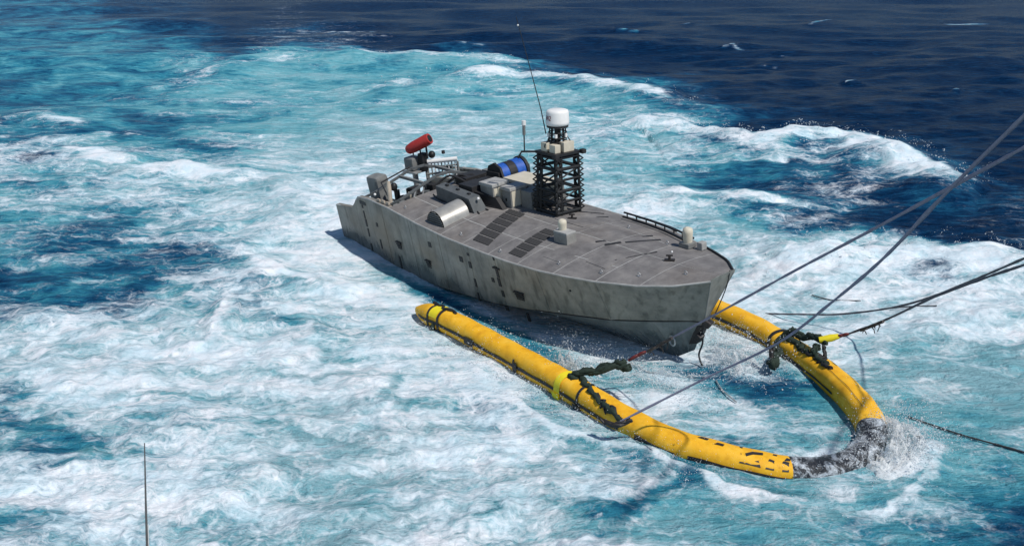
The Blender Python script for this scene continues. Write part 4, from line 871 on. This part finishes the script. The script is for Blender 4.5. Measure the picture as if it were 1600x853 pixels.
# ================================================================= SPRAY
def spray(name, clouds, label, seed):
    rs = np.random.default_rng(seed); oc = np.array([(1, 0, 0), (-1, 0, 0), (0, 1, 0), (0, -1, 0), (0, 0, 1), (0, 0, -1)], float); of = np.array([(0, 2, 4), (2, 1, 4), (1, 3, 4), (3, 0, 4), (2, 0, 5), (1, 2, 5), (3, 1, 5), (0, 3, 5)])
    P = []; Rr = []
    for (c, sg, n, r0, r1) in clouds:     # c local (x,y,z) in the boat frame, spread, count, drop size
        c = np.array(c)
        # drops thrown along short arcs so that they string together in fingers
        k = 0
        while k < n:
            o0 = c + rs.normal(size=3) * np.array(sg) * (1, 1, .35); v0 = rs.normal(size=3) * np.array((.5, .5, .2)) + np.array((0, 0, abs(rs.normal()) * sg[2] * 2.2)); m_ = rs.integers(6, 26)
            for j in range(m_):
                t_ = j / m_; p = o0 + v0 * t_ - np.array((0, 0, .5 * t_ * t_)) + rs.normal(size=3) * .018
                P.append(p); Rr.append((r0 + (r1 - r0) * rs.random() ** 3) * (1.15 - .7 * t_))
            k += m_
    P = np.array(P); Rr = np.array(Rr); P[:, 2] = np.abs(P[:, 2])
    wx_ = BX + P[:, 0] * ct + P[:, 1] * st; wy_ = BY - P[:, 0] * st + P[:, 1] * ct
    base = np.array((wx_.mean(), wy_.mean(), 0)); W = np.stack([wx_, wy_, P[:, 2]], -1) - base
    V = (W[:, None, :] + oc[None] * Rr[:, None, None] * (1 + .5 * rs.normal(size=(len(P), 6, 1)))).reshape(-1, 3); Fc = (of[None] + (np.arange(len(P)) * 6)[:, None, None]).reshape(-1, 3)
    me_ = bpy.data.meshes.new(name); me_.from_pydata(V.tolist(), [], Fc.tolist()); me_.materials.append(SPM)
    me_.polygons.foreach_set('use_smooth', np.ones(len(Fc), bool)); o = bpy.data.objects.new(name, me_); col.objects.link(o); o.location = base; return tag(o, label, 'spray', kind='stuff')
SPM, t2, b2_ = newmat('white_spray'); b2_.inputs['Base Color'].default_value = (.86, .89, .92, 1); b2_.inputs['Roughness'].default_value = .45; b2_.inputs['Transmission Weight'].default_value = .0
n_ = N(t2, 'ShaderNodeTexNoise'); n_.inputs['Scale'].default_value = 5; r_ = N(t2, 'ShaderNodeValToRGB'); r_.color_ramp.elements[0].color = (.84, .89, .92, 1); r_.color_ramp.elements[1].color = (.93, .94, .95, 1); t2.links.new(n_.outputs[0], r_.inputs[0]); t2.links.new(r_.outputs[0], b2_.inputs['Base Color'])
def sheet(name, arcs, label, seed):
    """thin ragged veils of thrown water: each arc is (points at the foot, height, lean outwards)"""
    mb = MB(); rs = np.random.default_rng(seed)
    for pts_, hh, lean in arcs:
        pp = curve_pts([(x, y, 0) for x, y in pts_], 10); n = len(pp); m_ = 12; vs = []; cen = sum(pp, Vector()) / n
        jag = [.45 + .55 * abs(math.sin(i * .9 + seed) * math.cos(i * .37 + 1)) + .25 * rs.random() for i in range(n)]
        for i, p in enumerate(pp):
            tg = (pp[min(i + 1, n - 1)] - pp[max(i - 1, 0)]).normalized(); nv = Vector((tg.y, -tg.x, 0)); e = math.sin(math.pi * (i + .3) / (n - .4)) ** .6
            for k in range(m_ + 1):
                u = k / m_; z = hh * e * jag[i] * (1.9 * u - .95 * u * u); vs.append(p + nv * (lean * u * (1 + .1 * rs.normal())) + Vector((rs.normal() * .006, rs.normal() * .006, z - .04 + rs.normal() * .006)))
        mb.add(vs, [(i * (m_ + 1) + k, (i + 1) * (m_ + 1) + k, (i + 1) * (m_ + 1) + k + 1, i * (m_ + 1) + k + 1) for i in range(n - 1) for k in range(m_)], True)
    W = [(BX + x * ct + y * st, BY - x * st + y * ct, z) for x, y, z in mb.v]; c = (W[0][0], W[0][1], 0); mb.v = [(p[0] - c[0], p[1] - c[1], p[2]) for p in W]
    o = mb.build(name, VEIL); o.location = c; return tag(o, label, 'spray', kind='stuff')
S.cycles.transparent_max_bounces = 48
VEIL, t3, b3_ = newmat('torn_water_veil'); b3_.inputs['Base Color'].default_value = (.92, .94, .95, 1); b3_.inputs['Roughness'].default_value = .6
tc3 = N(t3, 'ShaderNodeTexCoord'); n3 = N(t3, 'ShaderNodeTexNoise'); n3.inputs['Scale'].default_value = 9; n3.inputs['Detail'].default_value = 8; n3.inputs['Roughness'].default_value = .75; n3.inputs['Distortion'].default_value = .6; t3.links.new(tc3.outputs['Object'], n3.inputs['Vector'])
sx3 = N(t3, 'ShaderNodeSeparateXYZ'); t3.links.new(tc3.outputs['Object'], sx3.inputs[0])
a3 = N(t3, 'ShaderNodeMath'); a3.operation = 'MULTIPLY_ADD'; t3.links.new(sx3.outputs[2], a3.inputs[0]); a3.inputs[1].default_value = -.38; t3.links.new(n3.outputs[0], a3.inputs[2])
m3 = N(t3, 'ShaderNodeMapRange'); m3.inputs[1].default_value = .30; m3.inputs[2].default_value = .50; m3.inputs[4].default_value = .92; t3.links.new(a3.outputs[0], m3.inputs[0]); 
def thin_water(t_, b_, alpha=None):
    tr = N(t_, 'ShaderNodeBsdfTranslucent'); tr.inputs['Color'].default_value = (.85, .9, .94, 1); mxs = N(t_, 'ShaderNodeMixShader'); mxs.inputs[0].default_value = .4
    t_.links.new(b_.outputs[0], mxs.inputs[1]); t_.links.new(tr.outputs[0], mxs.inputs[2]); o_ = mxs.outputs[0]
    if alpha is not None:
        tp = N(t_, 'ShaderNodeBsdfTransparent'); mm = N(t_, 'ShaderNodeMixShader'); t_.links.new(alpha, mm.inputs[0]); t_.links.new(tp.outputs[0], mm.inputs[1]); t_.links.new(o_, mm.inputs[2]); o_ = mm.outputs[0]
    t_.links.new(o_, t_.nodes['Material Output'].inputs['Surface'])
thin_water(t3, b3_, m3.outputs[0]); thin_water(t2, b2_)
sheet('nose_veil', [([(14.3, .75), (15.0, .62), (15.55, .25), (15.75, -.3), (15.65, -.8)], .55, .30), ([(14.5, .5), (15.1, .35), (15.5, 0), (15.5, -.5)], .6, .14), ([(14.7, .3), (15.05, .05), (15.2, -.4)], .36, -.1), ([(14.2, .95), (15.1, .95), (15.8, .5), (16.0, -.2), (15.8, -.9)], .35, .35), ([(14.9, -.2), (14.85, -.8), (14.6, -1.3), (14.2, -1.8)], .16, -.12)], 'ragged white veil of water curling over the sunken nose of the yellow collar', 4)
sheet('bow_veil', [([(11.1, .5), (11.7, .55), (12.2, .3), (12.3, -.1)], .38, .15), ([(10.9, .8), (11.8, .95), (12.5, .6)], .3, .2), ([(10.4, -.9), (11.0, -1.0), (11.6, -.6), (11.9, -.2)], .22, .1)], 'ragged white veil of water around the foot of the bow', 5)
sheet('splash_crown', [([(9.7, -2.0), (10.0, -2.15), (10.4, -2.05)], .45, .12), ([(9.5, -1.9), (9.9, -2.0), (10.6, -1.9)], .28, -.1)], 'small spiky splash in the dark water between hull and near yellow arm', 6)
spray('nose_spray', [((15.5, .15, .25), (.22, .30, .28), 6000, .003, .014), ((15.3, -.35, .12), (.2, .35, .16), 2600, .003, .015), ((15.0, .35, .15), (.2, .2, .2), 2600, .003, .012), ((15.0, -1.6, .05), (.35, .3, .08), 900, .003, .012)], 'white spray thrown up where the nose of the yellow collar cuts the water', 1)
spray('bow_spray', [((12.0, .45, .12), (.35, .4, .22), 6400, .003, .016), ((11.3, -1.2, .1), (.7, .3, .12), 6000, .003, .015), ((10.1, -2.1, .15), (.4, .1, .28), 2800, .003, .015), ((11.0, 1.1, .15), (.6, .2, .2), 3200, .003, .015)], 'white spray boiling round the foot of the grey bow', 2)
spray('side_spray', [((8.6, -3.25, .05), (1.3, .1, .07), 2800, .003, .012), ((11.6, -3.3, .05), (1.3, .12, .08), 3600, .003, .012), ((13.6, -3.0, .06), (.6, .15, .08), 2800, .003, .012), ((8.5, -2.36, .12), (1.0, .04, .05), 1680, .003, .017)], 'small white splashes along the outer side of the near yellow arm', 3)

def crest_cloud(pix, sg, n, r0, r1):
    out = []
    for px, py in pix:
        x, y = ground(px, py); dx, dy = x - BX, y - BY; out.append(((dx * ct - dy * st, dx * st + dy * ct, max(.05, sea_h(x, y))), sg, n, r0, r1))
    return out
spray('crest_spray', crest_cloud([(980, 212), (1060, 211), (1130, 226), (1190, 234), (1250, 224), (1310, 222), (1360, 232), (1400, 246), (1440, 264), (1480, 284)], (1.0, .6, .07), 300, .006, .026) + crest_cloud([(1200, 412), (1300, 397), (1390, 395), (1480, 400), (1570, 398)], (.8, .5, .06), 300, .005, .018), 'fine white drops blown off the breaking crests to the right', 9)
spray('crest_spray', crest_cloud([(640, 134), (720, 128), (800, 127), (880, 132), (960, 142), (1040, 162), (450, 97), (600, 92), (740, 95)], (1.8, .8, .06), 160, .008, .03), 'fine white drops on the distant turquoise crests behind the boat', 10)
